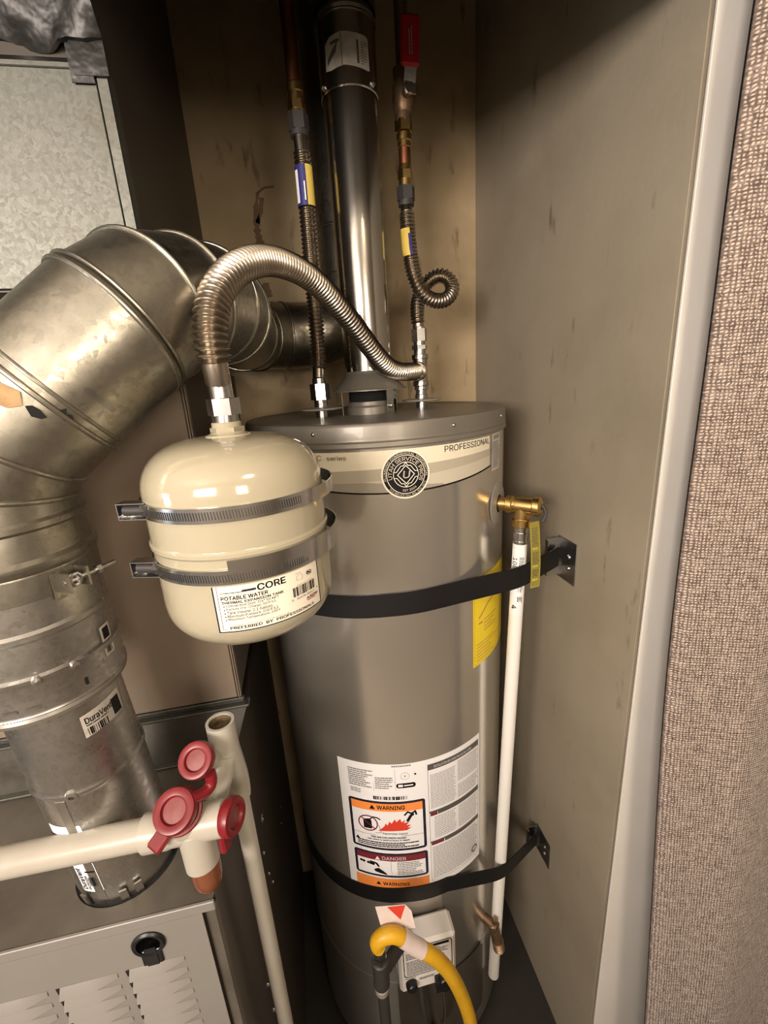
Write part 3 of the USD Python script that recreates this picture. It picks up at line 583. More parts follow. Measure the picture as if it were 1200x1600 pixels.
# gas control
gv = thing('gas_control_valve', 'white gas control valve box low on the front of the water heater', 'gas valve', (-0.01, -0.28, 0.40))
gx0, gx1, gz0, gz1, gy = -0.080, 0.044, 0.436, 0.578, -0.312
part(gv, 'body', bx(gx0, gx1, gy, -0.262, gz0, gz1, 0.006), 'white_plastic')
part(gv, 'neck', bx(gx0+0.02, gx1-0.02, -0.264, -0.245, gz0+0.03, gz1-0.03), 'dark_pipe')
fp = part(gv, 'face_label', on_plane(P2(rr(0.010, 0.048, 0.115, 0.134, 0.008).difference(rr(0.0115, 0.0495, 0.1135, 0.1325, 0.007))), (gx0, gy, gz0), (1, 0, 0), (0, 0, 1), 0.0006), 'ink')
part(fp, 'fine_print', on_plane(cat(para(0.016, 0.052, 0.109, 0.096, 9, 0.5, 61), para(0.016, 0.100, 0.109, 0.120, 4, 0.5, 62)), (gx0, gy, gz0), (1, 0, 0), (0, 0, 1), 0.0008), 'ink_grey', smooth=False)
part(fp, 'heading', on_plane(R2((0.060, 0.123, 0.108, 0.130)), (gx0, gy, gz0), (1, 0, 0), (0, 0, 1), 0.0010), 'ink')
part(gv, 'knob', lathe([(0, 0.014), (0.009, 0.014), (0.0115, 0.011), (0.0125, 0), (0, 0)][::-1], 32, (gx0+0.024, gy+0.0005, gz0+0.028), (0, -1, 0)), 'black')
part(gv, 'dial', cat(lathe([(0, 0.016), (0.017, 0.016), (0.020, 0.012), (0.021, 0), (0, 0)][::-1], 40, (gx0+0.096, gy+0.0005, gz0+0.014), (0, -1, 0)), bx(gx0+0.074, gx0+0.082, gy-0.017, gy-0.002, gz0+0.004, gz0+0.032)), 'black')
part(gv, 'small_lettering', on_plane(cat(para(0.012, 0.0425, 0.034, 0.0455, 1, 0.9, 66, 0.0), para(0.042, 0.030, 0.074, 0.037, 2, 0.6, 67, 0.1)), (gx0, gy, gz0), (1, 0, 0), (0, 0, 1), 0.0007), 'ink_grey', smooth=False)
# burner access cover and drain valve
part(wh, 'burner_cover', on_cyl(P2(rr(-0.10, 0.10, 0.13, 0.345, 0.02)), C0, TR, -85, 0, 0.004), 'dark_side')
part(wh, 'burner_tube', tube(path([(-0.03, -0.262, 0.42), (-0.03, -0.285, 0.36), (-0.02, -0.285, 0.25), (0.0, -0.264, 0.18)], 0.01), 0.006, 12), 'dark_pipe')
part(wh, 'burner_tube', tube(path([(0.015, -0.262, 0.42), (0.02, -0.29, 0.34), (0.02, -0.285, 0.24), (0.02, -0.262, 0.18)], 0.01), 0.004, 12), 'chrome')
DA = math.radians(-52.5); dd = A([math.cos(DA), math.sin(DA), 0]); d0 = dd*TR+A([0, 0, 0.40])
dv = part(wh, 'drain_valve', cat(cyl(d0-dd*0.002, d0+dd*0.035, 0.011, 20), cyl(d0+dd*0.022+A([0, 0, 0.006]), d0+dd*0.040+A([0, 0, -0.060]), 0.0125, 20, 0.002), cyl(d0+dd*0.025, d0+dd*0.03+A([0, 0, 0.026]), 0.006, 14)), 'bronze')
part(dv, 'hose_thread', tube(path([d0+dd*0.036+A([0, 0, -0.04]), d0+dd*0.041+A([0, 0, -0.066])], 0.0007), 0.0135+0.0008*np.cos(np.arange(len(path([d0+dd*0.036+A([0, 0, -0.04]), d0+dd*0.041+A([0, 0, -0.066])], 0.0007)))*1.4), 18), 'bronze')

# ================================================================== RELIEF VALVE, DISCHARGE PIPE, TAG
tp = thing('relief_valve', 'brass relief valve screwed into the side of the water heater', 'valve', tuple(v0))
vo = v0+vd*0.045
part(tp, 'body', cat(cyl(v0+vd*0.002, v0+vd*0.03, 0.0125, 28), lathe([(0.0125, 0), (0.0165, 0.002), (0.0165, 0.012), (0.014, 0.014), (0.015, 0.02), (0.015, 0.048), (0.0175, 0.050), (0.0175, 0.060), (0.012, 0.064), (0, 0.064)], 28, v0+vd*0.016, tuple(vd)),
     cyl(vo, vo+A([0, 0, -0.030]), 0.0145, 28), cyl(vo+A([0, 0, -0.024]), vo+A([0, 0, -0.040]), 0.0172, 28, 0.002)), 'brass')
lv0 = v0+vd*0.074
part(tp, 'test_lever', cat(cyl(lv0-vd*0.002, lv0+vd*0.006, 0.006, 14), tube(path([lv0+vd*0.004+A([0, 0, 0.004]), lv0+vd*0.010+A([0.002, 0, -0.006]), lv0+vd*0.006+A([0.0, -0.004, -0.026])], 0.004), 0.0032, 10)), 'dark_pipe')
# tag hangs from the lever
tg = thing('valve_tag', 'long yellow metal tag hanging from the lever of the brass relief valve', 'tag', tuple(lv0))
T0 = lv0+vd*0.003+A([-0.014, -0.006, -0.024])
tw = 0.0205; n_ = 14
right = A([0.985, 0.17, 0]); tp_ = [T0+A([0.008*math.sin(k/n_*1.4)*0.6, -0.004*math.sin(k/n_*2.6), -0.128*k/n_]) for k in range(n_+1)]
tagm = strip(tp_, right/np.linalg.norm(right), tw, 0.0007)
part(tg, 'plate', tagm, 'olive_tag')
def tag_print(q, off):
    v = A(q.vertices); k = np.clip(-v[:, 1]/0.128, 0, 1)*n_; i = np.clip(k.astype(int), 0, n_-1); P_ = A(tp_)
    base = P_[i]+(P_[i+1]-P_[i])*(k-i)[:, None]; rn = right/np.linalg.norm(right)
    return trimesh.Trimesh(base+np.outer(v[:, 0], rn)+A([0.17, -0.985, 0])*off, q.faces, process=False)
def vseg(q): return trimesh.Trimesh(*trimesh.remesh.subdivide_to_size(q.vertices, q.faces, 0.008, max_iter=12), process=False)
part(tg, 'print', tag_print(vseg(cat(R2((-0.0098, -0.127, -0.0090, -0.006), (0.0090, -0.127, 0.0098, -0.006), (-0.0098, -0.127, 0.0098, -0.1258)), para(-0.007, -0.114, 0.007, -0.108, 1, 0.8, 71), para(-0.007, -0.086, 0.007, -0.082, 1, 0.8, 74), para(-0.007, -0.052, 0.007, -0.048, 1, 0.8, 75))), 0.0012), 'olive_edge', smooth=False)
part(tg, 'fine_print', tag_print(vseg(cat(para(-0.0075, -0.080, 0.0075, -0.056, 7, 0.4, 72), para(-0.0075, -0.046, 0.0075, -0.010, 10, 0.4, 73), para(-0.0075, -0.105, 0.0075, -0.09, 4, 0.4, 76))), 0.0012), 'text_grey', smooth=False)

dp = thing('discharge_pipe', 'thin clean white discharge pipe running down the right side of the water heater', 'pipe', (vo[0], vo[1], 0.19))
dt, db = vo+A([0, 0, -0.036]), A([0.178, -0.208, 0.190])
ax = (db-dt)/np.linalg.norm(db-dt)
part(dp, 'threaded_adapter', cat(cyl(dt, dt+ax*0.020, 0.0128, 26), cyl(dt+ax*0.014, dt+ax*0.018, 0.0142, 26), cyl(dt+ax*0.018, dt+ax*0.036, 0.0135, 26), cyl(dt+ax*0.030, dt+ax*0.034, 0.0148, 26)), 'chrome', label='zinc threaded adapter')
pm = part(dp, 'pipe', lathe([(0.0118, 0), (0.0133, 0.0), (0.0133, np.linalg.norm(db-dt)-0.034), (0.0118, np.linalg.norm(db-dt)-0.034), (0.0118, 0)], 32, dt+ax*0.034, tuple(ax)), 'pvc_clean')
def on_axis(q, o, d, R, a0dir, off):
    """Wraps (u, v) print round a pipe: v runs along d from o, u = 0 faces a0dir."""
    d = A(d, float); d /= np.linalg.norm(d); f0 = A(a0dir, float); f0 = f0-d*(f0@d); f0 /= np.linalg.norm(f0); s0 = np.cross(d, f0)
    v = A(q.vertices); t = v[:, 0]/R
    return trimesh.Trimesh(A(o)+np.outer(v[:, 1], d)+(R+off+v[:, 2])[:, None]*(np.outer(np.cos(t), f0)+np.outer(np.sin(t), s0)), q.faces, process=False)
fcam = CAM-A([0.2, -0.2, 1.3])
pl = part(dp, 'pipe_label', on_axis(R2((-0.012, 0.045, 0.016, 0.180), seg=0.002), dt, ax, 0.0133, fcam, 0.0004), 'paper', label='white printed sticker on the pipe')
def rot90(q):
    v = A(q.vertices); return trimesh.Trimesh(np.c_[v[:, 1]*-1, v[:, 0], v[:, 2]], q.faces, process=False)
part(pl, 'print', on_axis(cat(rot90(T2('1080', 0.062, -0.0115, 0.030, 0.008)), rot90(T2('4', 0.158, -0.009, 0.008, 0.009, True)), rot90(para(0.06, 0.0, 0.135, 0.009, 5, 0.4, 81, 0.2, (0.003, 0.01))), rot90(para(0.140, 0.0, 0.152, 0.010, 4, 0.5, 82, 0.2))), dt, ax, 0.0133, fcam, 0.0008), 'ink', smooth=False)

# ================================================================== STRAPS
def arc(a0, a1, R, n=40, z0=0, z1=0):
    t = np.radians(np.linspace(a0, a1, n)); return np.c_[R*np.cos(t), R*np.sin(t), np.linspace(z0, z1, n)]
def bezier_lin(p, q, n): return [A(p)+(A(q)-A(p))*k/n for k in range(1, n+1)]
def strap(name, zl, zm, zt, zr, bz, label, out):
    S = TR+0.0015
    t = thing(name, label, 'strap', (0.0, -TR, zm))
    wrapP = out
    ang = math.degrees(math.atan2(wrapP[1], wrapP[0])); dist = math.hypot(*wrapP[:2])
    at = ang-math.degrees(math.acos(S/dist))
    aa = np.linspace(-205, at, 64)
    Pm = arc(-205, at, S, 64)
    tail = [Pm[-1]]+bezier_lin(Pm[-1], A([wrapP[0], wrapP[1], 0]), 16)
    tail += bezier_lin(tail[-1], A([0.333, bz[1]-0.010, 0]), 20)
    tail = A(tail); sm = tail.copy()
    for _ in range(14): sm[1:-1] = 0.25*sm[:-2]+0.5*sm[1:-1]+0.25*sm[2:]
    lt = np.r_[0, np.cumsum(np.linalg.norm(np.diff(sm, axis=0), axis=1))]
    sm[:, 2] = zt+(zr-zt)*(lt/lt[-1])
    Pm[:, 2] = np.interp(aa, [-205, -150, -100, at], [zl, (zl+zm)/2, zm, zt])
    Pm = np.vstack([Pm, sm[1:]])
    # short free run to the left, back to the wall behind
    left = [A([-0.275, WY-0.01, zl])+(Pm[0]-A([-0.275, WY-0.01, zl]))*k/6 for k in range(6)]
    Pm = np.vstack([left, Pm])
    up = np.tile([0, 0, 1.], (len(Pm), 1))
    part(t, 'webbing', strip(Pm, up, 0.0425, 0.0016), 'strap')
    y0, y1, z0, z1 = bz
    b = part(t, 'wall_bracket', cat(bx(WX-0.0025, WX-0.0003, y0, y1, z0, z1, 0.0006), bx(WX-0.030, WX-0.002, y1-0.004, y1-0.002, z0+0.002, z1-0.004), bx(WX-0.032, WX-0.029, y1-0.012, y1-0.002, z0+0.006, z1-0.006)), 'chrome', smooth=False)
    for dz in (0.35, 0.62):
        part(b, 'screw', lathe([(0, 0.0035), (0.003, 0.003), (0.0048, 0.0008), (0.0048, 0), (0, 0)][::-1], 14, (WX-0.0022, y0+0.022, z0+(z1-z0)*dz), (-1, 0, 0)), 'chrome')
    return t
strap('upper_strap', 1.296, 1.3175, 1.318, 1.314, (-0.202, -0.140, 1.268, 1.356), 'wide black strap round the upper half of the water heater, fixed to the right wall', (0.214, -0.2205))
strap('lower_strap', 0.600, 0.630, 0.628, 0.508, (-0.178, -0.115, 0.466, 0.545), 'wide black strap low on the water heater crossing the bottom of the white label', (0.190, -0.2245))

# ================================================================== HEATER FLUE PIPE
hv = thing('heater_flue_pipe', 'straight shiny metal flue pipe rising from the draft hood of the water heater', 'flue pipe', (FX, FY, 1.69))
part(hv, 'pipe_section', lathe([(0.0458, 1.694), (0.0458, 2.180), (0.044, 2.180)], 72, (FX, FY, 0)), 'flue')
part(hv, 'pipe_section', lathe([(0.047, 2.133), (0.0485, 2.135), (0.0485, 2.226), (0.050, 2.229), (0.0485, 2.232), (0.050, 2.236), (0.0485, 2.239), (0.0485, 2.25)], 72, (FX, FY, 0)), 'flue', label='upper pipe section with two beads')
pcs, rgs = gore_path([(FX, FY, 2.245), (FX, FY, 2.275), (FX-0.012, FY+0.004, 2.315), (FX-0.012, FY+0.03, 2.36), (FX-0.005, FY+0.06, 2.5)], 0.0505)
for q in pcs: part(hv, 'elbow_gore', q, 'dark_pipe')
for a in (-157, -47):
    c, s = math.cos(math.radians(a)), math.sin(math.radians(a))
    part(hv, 'screw', lathe([(0, 0.006), (0.0032, 0.005), (0.0036, 0.002), (0.005, 0.001), (0.005, 0), (0, 0)][::-1], 10, (FX+0.0482*c, FY+0.0482*s, 2.142), (c, s, 0)), 'chrome')
FL = -96
tl = Polygon([(-0.041, 0.003), (-0.030, 0.001), (-0.008, 0.004), (0.012, 0.0015), (0.030, 0.0), (0.0355, 0.001), (0.0345, 0.041), (0.030, 0.044), (0.010, 0.0445), (-0.012, 0.046), (-0.030, 0.043), (-0.040, 0.036)])
fl_ = part(hv, 'torn_label', on_cyl(P2(tl, 0.005), (FX, FY), 0.0485, FL, 2.155, 0.0006), 'paper_grey', label='torn faded paper label')
part(fl_, 'print', on_cyl(cat(P2(Polygon([(-0.030, 0.036), (-0.014, 0.038), (-0.014, 0.034), (-0.028, 0.032)])), P2(Polygon([(-0.036, 0.008), (-0.020, 0.022), (-0.016, 0.036), (-0.022, 0.030), (-0.036, 0.016)])), R2((0.013, 0.006, 0.0165, 0.036), (-0.0115, 0.001, -0.0105, 0.045)), para(0.02, 0.005, 0.033, 0.036, 9, 0.3, 91, 0.6)), (FX, FY), 0.0485, FL, 2.155, 0.0010), 'text_grey', smooth=False)

# ================================================================== COLD AND HOT WATER CONNECTORS
cx_, cy_ = COLD
cc = thing('water_connector', 'straight corrugated steel water connector with blue and yellow label, left of the flue', 'water pipe', (cx_, cy_, TZ+0.03))
cl = [(cx_, cy_, 1.69), (-0.105, -0.012, 1.72), (-0.102, -0.008, 1.80), (-0.1, -0.005, 1.90), (-0.098, -0.005, 2.0), (-0.099, -0.005, 2.083)]
part(cc, 'hose', corrugated(cl, 0.0126, 0.0068, 0.0022, 22, (0.018, 0.026)), 'flex')
part(cc, 'nut', cat(hexnut((cx_, cy_, 1.650), (cx_, cy_, 1.680), 0.0185), cyl((cx_, cy_, 1.633), (cx_, cy_, 1.690), 0.0132, 24)), 'chrome')
ctop = A([-0.099, -0.005, 0])
part(cc, 'nut', cat(hexnut(ctop+A([0, 0, 2.088]), ctop+A([0, 0, 2.112]), 0.0172), cyl(ctop+A([0, 0, 2.080]), ctop+A([0, 0, 2.090]), 0.0150, 20)), 'dark_pipe', label='blackened upper nut')
Pc = path(cl, 0.004)
def sleeve(P, z0, z1, R, off, a0, a1, n=20):
    """A label patch wrapped on a nearly upright hose between two heights, from angle a0 to a1."""
    P = A(P); zs = np.linspace(z0, z1, 18); c = np.stack([np.interp(zs, P[:, 2], P[:, k]) for k in range(3)], 1)
    t = np.radians(np.linspace(a0, a1, n)); V = []
    for p in c: V.append(np.c_[p[0]+(R+off)*np.cos(t), p[1]+(R+off)*np.sin(t), np.full(n, p[2])])
    V = np.concatenate(V); F = []
    for i in range(17):
        for j in range(n-1):
            a = i*n+j; F += [(a, a+1, a+n+1), (a, a+n+1, a+n)]
    return trimesh.Trimesh(V, F, process=False)
lb = part(cc, 'wrap_label', sleeve(Pc, 1.977, 2.037, 0.0150, 0.0002, -250, 70), 'blue_label', label='blue half of the wrap label')
part(lb, 'yellow_panel', sleeve(Pc, 1.977, 2.037, 0.0150, 0.0007, -82, -20), 'yellow_wrap')
part(lb, 'white_panel', sleeve(Pc, 1.981, 2.030, 0.0150, 0.0007, -165, -135), 'paper')
part(lb, 'print', sleeve(Pc, 1.984, 2.012, 0.0150, 0.0007, -100, -92, 4), 'paper')
cp = thing('copper_pipe', 'dull copper supply pipe coming down to the left connector', 'water pipe', (-0.1, -0.005, 2.14))
part(cp, 'pipe', tube([(-0.100, -0.005, 2.14), (-0.100, -0.005, 2.5)], 0.0112, 24), 'copper')
part(cp, 'adapter', cat(cyl((-0.099, -0.005, 2.110), (-0.099, -0.005, 2.118), 0.0125, 20), hexnut((-0.099, -0.005, 2.116), (-0.099, -0.005, 2.128), 0.0148), cyl((-0.099, -0.005, 2.127), (-0.099, -0.005, 2.140), 0.0128, 24, 0.001), cyl((-0.099, -0.005, 2.138), (-0.1, -0.005, 2.153), 0.0138, 24, 0.002)), 'brass', label='brass threaded adapter')

hx, hy = HOT
tee = thing('pipe_tee', 'steel tee fitting on the right outlet of the water heater where the thick hose joins', 'pipe fitting', (hx, hy, TZ+0.03))
tz = 1.692
sd = A([0.083, -0.004, 1.691])-A([hx, hy, tz]); sd[2] = 0; sd /= np.linalg.norm(sd)
part(tee, 'nipple', cat(cyl((hx, hy, 1.640), (hx, hy, 1.668), 0.0118, 24), cyl((hx, hy, 1.654), (hx, hy, 1.662), 0.0145, 24, 0.001)), 'chrome')
part(tee, 'body', cat(cyl((hx, hy, 1.664), (hx, hy, 1.724), 0.0150, 28, 0.002), cyl((hx, hy, 1.662), (hx, hy, 1.672), 0.0172, 28, 0.001), cyl((hx, hy, 1.716), (hx, hy, 1.726), 0.0172, 28, 0.001), cyl((hx, hy, tz), A([hx, hy, tz])+sd*0.022, 0.0150, 28), cyl(A([hx, hy, tz])+sd*0.017, A([hx, hy, tz])+sd*0.027, 0.0195, 28, 0.002)), 'steel')
part(tee, 'union_nut', cat(cyl((hx, hy, 1.724), (hx, hy, 1.738), 0.0125, 24), hexnut((hx, hy, 1.736), (hx, hy, 1.744), 0.0165), hexnut((hx, hy, 1.752), (hx, hy, 1.776), 0.0165), cyl((hx, hy, 1.740), (hx, hy, 1.780), 0.0122, 24)), 'chrome')
hc = thing('water_connector', 'corrugated steel water connector bent into a loop, right of the flue', 'water pipe', (hx, hy, 1.78))
lp = [(hx-0.001, hy, 1.776), (0.110, 0.049, 1.806), (0.118, 0.060, 1.838), (0.141, 0.062, 1.868), (0.167, 0.055, 1.876), (0.184, 0.045, 1.857), (0.174, 0.035, 1.833), (0.146, 0.027, 1.825), (0.115, 0.021, 1.839), (0.099, 0.021, 1.871), (0.094, 0.028, 1.917), (0.093, 0.036, 1.974), (0.094, 0.042, 1.998)]
part(hc, 'hose', corrugated(lp, 0.0126, 0.0066, 0.0022, 22, (0.012, 0.016)), 'flex')
Ph = [(0.099, 0.021, 1.871), (0.094, 0.028, 1.917), (0.093, 0.036, 1.974), (0.094, 0.042, 1.998)]
lb2 = part(hc, 'wrap_label', sleeve(Ph, 1.905, 1.953, 0.0150, 0.0002, -200, -95), 'yellow_wrap', label='worn yellow wrap label')
part(lb2, 'print', sleeve(Ph, 1.905, 1.943, 0.0150, 0.0007, -108, -86, 6), 'blue_label')
part(hc, 'nut', cat(hexnut((0.094, 0.042, 2.004), (0.094, 0.042, 2.026), 0.0175), cyl((0.094, 0.042, 1.995), (0.094, 0.042, 2.006), 0.0150, 20)), 'dark_pipe', label='blackened upper nut')
bv = thing('ball_valve', 'brass shut off valve with a red lever handle above the looped connector', 'valve', (0.095, 0.043, 2.04))
part(bv, 'brass_fitting', cat(cyl((0.094, 0.042, 2.024), (0.094, 0.042, 2.042), 0.0125, 20), hexnut((0.094, 0.042, 2.038), (0.094, 0.042, 2.052), 0.0142), cyl((0.094, 0.042, 2.051), (0.095, 0.043, 2.060), 0.0125, 20)), 'brass')
part(bv, 'brass_fitting', cat(cyl((0.095, 0.043, 2.088), (0.095, 0.043, 2.098), 0.0125, 20, 0.001), cyl((0.095, 0.043, 2.097), (0.095, 0.043, 2.112), 0.0138, 20, 0.002), hexnut((0.095, 0.043, 2.113), (0.095, 0.043, 2.130), 0.0165)), 'brass')
part(bv, 'copper_stub', cyl((0.095, 0.043, 2.055), (0.095, 0.043, 2.095), 0.0112, 22), 'copper')
part(bv, 'body', cat(cyl((0.095, 0.043, 2.126), (0.095, 0.043, 2.142), 0.0145, 22, 0.001), lathe([(0.012, 2.138), (0.0185, 2.148), (0.020, 2.165), (0.0185, 2.182), (0.012, 2.192)], 28, (0.097, 0.043, 0)), hexnut((0.097, 0.043, 2.190), (0.097, 0.043, 2.208), 0.0175), cyl((0.0975, 0.043, 2.206), (0.0975, 0.043, 2.5), 0.0112, 22), cyl((0.097, 0.043, 2.163), (0.099, 0.012, 2.163), 0.0085, 18)), 'bronze')
part(bv, 'handle_nut', cat(hexnut((0.099, 0.014, 2.163), (0.0995, 0.006, 2.163), 0.0085)), 'chrome')
part(bv, 'lever', cat(bx(0.092, 0.111, 0.0095, 0.0125, 2.155, 2.178), place(bx(-0.0105, 0.0105, -0.0015, 0.0015, -0.001, 0.028), (0.1005, 0.011, 2.172), (0.09, -0.20, 1.0), (0, -1, 0.2))), 'chrome', smooth=False)
gh = part(bv, 'handle_grip', place(bx(-0.0165, 0.0165, -0.005, 0.005, 0, 0.068, 0.0035), (0.1005, 0.004, 2.190), (0.03, -0.06, 1.0), (0, -1, 0)), 'red_dim', label='red vinyl grip of the lever')
part(gh, 'lettering', on_plane(rot90(para(0.006, -0.002, 0.045, 0.006, 2, 0.5, 95, 0.2)), (0.1025, -0.0032, 2.196), (1, 0.0, 0), (0.03, -0.06, 1.0), 0.0006), 'ink_grey', smooth=False)

# ================================================================== THICK HOSE TO THE EXPANSION TANK
EX, EY, ER = -0.231, -0.404, 0.0945
eh = thing('expansion_hose', 'thick corrugated steel hose arching from the cream expansion tank to the heater tee', 'hose', (EX, EY, 1.66))
hp = [(EX-0.001, EY-0.002, 1.688), (-0.2318, -0.4115, 1.719), (-0.2285, -0.406, 1.753), (-0.2155, -0.383, 1.786), (-0.190, -0.337, 1.814), (-0.158, -0.275, 1.829), (-0.119, -0.218, 1.824), (-0.080, -0.166, 1.799), (-0.040, -0.123, 1.760), (0.002, -0.078, 1.716), (0.035, -0.045, 1.696)]
he = A([hx, hy, tz])+sd*0.026
hp += [tuple(he-sd*-0.030), tuple(he)]
part(eh, 'hose', corrugated(hp, 0.0148, 0.0066, 0.0027, 26, (0.020, 0.026)), 'flex')
ez = 1.639
part(eh, 'nut', cat(hexnut((EX, EY, ez+0.016), (EX, EY, ez+0.033), 0.0172), cyl((EX, EY, ez+0.006), (EX, EY, ez+0.017), 0.0138, 28), cyl((EX, EY, ez+0.032), (EX-0.001, EY+0.002, ez+0.050), 0.0122, 24)), 'chrome')

# ================================================================== EXPANSION TANK
et = thing('expansion_tank', 'glossy cream expansion tank hanging in front of the water heater, held by two steel bands', 'tank', (EX, EY, 1.385))
zb = 1.409
pr = []
for k in range(11):
    t = k/10*PI/2; pr.append((ER*math.sin(t)**0.64 if k else 0, zb+0.049*(1-math.cos(t)**1.0)))
pr += [(ER, 1.463), (ER, 1.5255), (ER+0.0008, 1.527), (ER+0.0020, 1.5285), (ER+0.0020, 1.532), (ER+0.0008, 1.5335), (ER, 1.535)]
for k in range(12):
    t = k/11*PI/2; pr.append((ER*math.cos(t)**0.58 if k < 11 else 0.0, 1.583+0.051*math.sin(t)**1.0))
part(et, 'shell', lathe(pr, 96, (EX, EY, 0)), 'cream')
part(et, 'connection_boss', cat(lathe([(0.0245, 1.6320), (0.023, 1.6350), (0.019, 1.636), (0.017, 1.638)], 40, (EX, EY, 0)), hexnut((EX, EY, 1.635), (EX, EY, 1.6425), 0.0178), cyl((EX, EY, 1.641), (EX, EY, 1.648), 0.0155, 32, 0.001)), 'cream')
# product label
EA, EZ = -105.0, 1.4500
ew = math.radians(70.0)*0.1005
def el(q, off):
    k = ER/0.1005; return on_cyl(trimesh.Trimesh(A(q.vertices)*A([k, k*0.66, k]), q.faces, process=False), (EX, EY), ER, EA, EZ, off)
elab = part(et, 'product_label', el(R2((0, 0, ew, 0.080), seg=0.004), 0.0004), 'paper_warm', label='cream product label with black frame and bar code')
W = ew
tx = 0.0105
part(elab, 'frame', el(R2((0, 0, W, 0.0016), (0, 0, 0.0014, 0.08), (W-0.0014, 0, W, 0.08), (0.008, 0.068, 0.044, 0.0690), (0.030, 0.0686, 0.044, 0.0715)), 0.0007), 'navy')
part(elab, 'inner_frame', el(R2((0.0048, 0.005, 0.0052, 0.08), (0.0048, 0.005, 0.0095, 0.0054)), 0.0007), 'maroon')
tt = [T2('CORE', 0.0455, 0.0655, 0.0305, 0.0115, True), T2('POTABLE WATER', tx-0.0025, 0.0562, 0.0475, 0.0066, True), T2('THERMAL EXPANSION TANK', tx-0.0025, 0.0498, 0.064, 0.0046, True)]
for k, s in enumerate(('Connection Size: 3/4" SS NPT', 'Factory Pre-Charge: 50 P.S.I.', 'Tank Volume: 2.1 Gallons', 'Maximum Pressure: 150 P.S.I.', 'Maximum Temperature: 200 F')):
    wd = (0.054, 0.051, 0.046, 0.0525, 0.054)[k]
    tt += [T2(s, tx+0.0015, 0.0440-0.0060*k, wd, 0.0048), P2(Point(tx-0.0008, 0.0455-0.0060*k).buffer(0.0008, 4))]
tt += [T2('PREFERRED  BY  PROFESSIONALS', 0.0125, 0.0048, W-0.026, 0.0050, True)]
tt += [bars(W-0.040, 0.0340, W-0.0075, 0.0505, 22, 5), T2('0', W-0.0425, 0.0275, 0.0022, 0.0036), T2('36978 00017', W-0.0365, 0.0275, 0.026, 0.0036), T2('4', W-0.006, 0.030, 0.002, 0.0034)]
tt += [P2(affinity.translate(annulus(0.0042, 0.0035).union(LineString([(-0.003, 0.003), (0.003, -0.003)]).buffer(0.0005)), W-0.0155, 0.0665)), para(W-0.019, 0.0642, W-0.012, 0.0686, 3, 0.6, 98)]
part(elab, 'black_print', el(cat(tt), 0.0007), 'ink', smooth=False)
part(elab, 'small_print', el(cat(T2('MADE IN CHINA', W-0.034, 0.0515, 0.022, 0.0018), para(0.013, 0.0108, 0.075, 0.0128, 1, 0.7, 99, 0.0, (0.001, 0.004)), para(0.007, 0.0645, 0.030, 0.0660, 1, 0.7, 97, 0.0), para(W-0.035, 0.0725, W-0.025, 0.074, 1, 0.7, 96, 0.0), P2(rr(W-0.034, 0.0605, W-0.0255, 0.0705, 0.003).difference(rr(W-0.0335, 0.061, W-0.026, 0.07, 0.003)))), 0.0007), 'ink_light', smooth=False)
part(elab, 'red_emblem', el(cat(T2('A', W-0.0235, 0.0195, 0.0045, 0.0050, True), para(W-0.0185, 0.0195, W-0.0045, 0.0250, 3, 0.7, 94), para(W-0.0225, 0.0170, W-0.006, 0.0187, 1, 0.8, 93)), 0.0007), 'maroon', smooth=False)
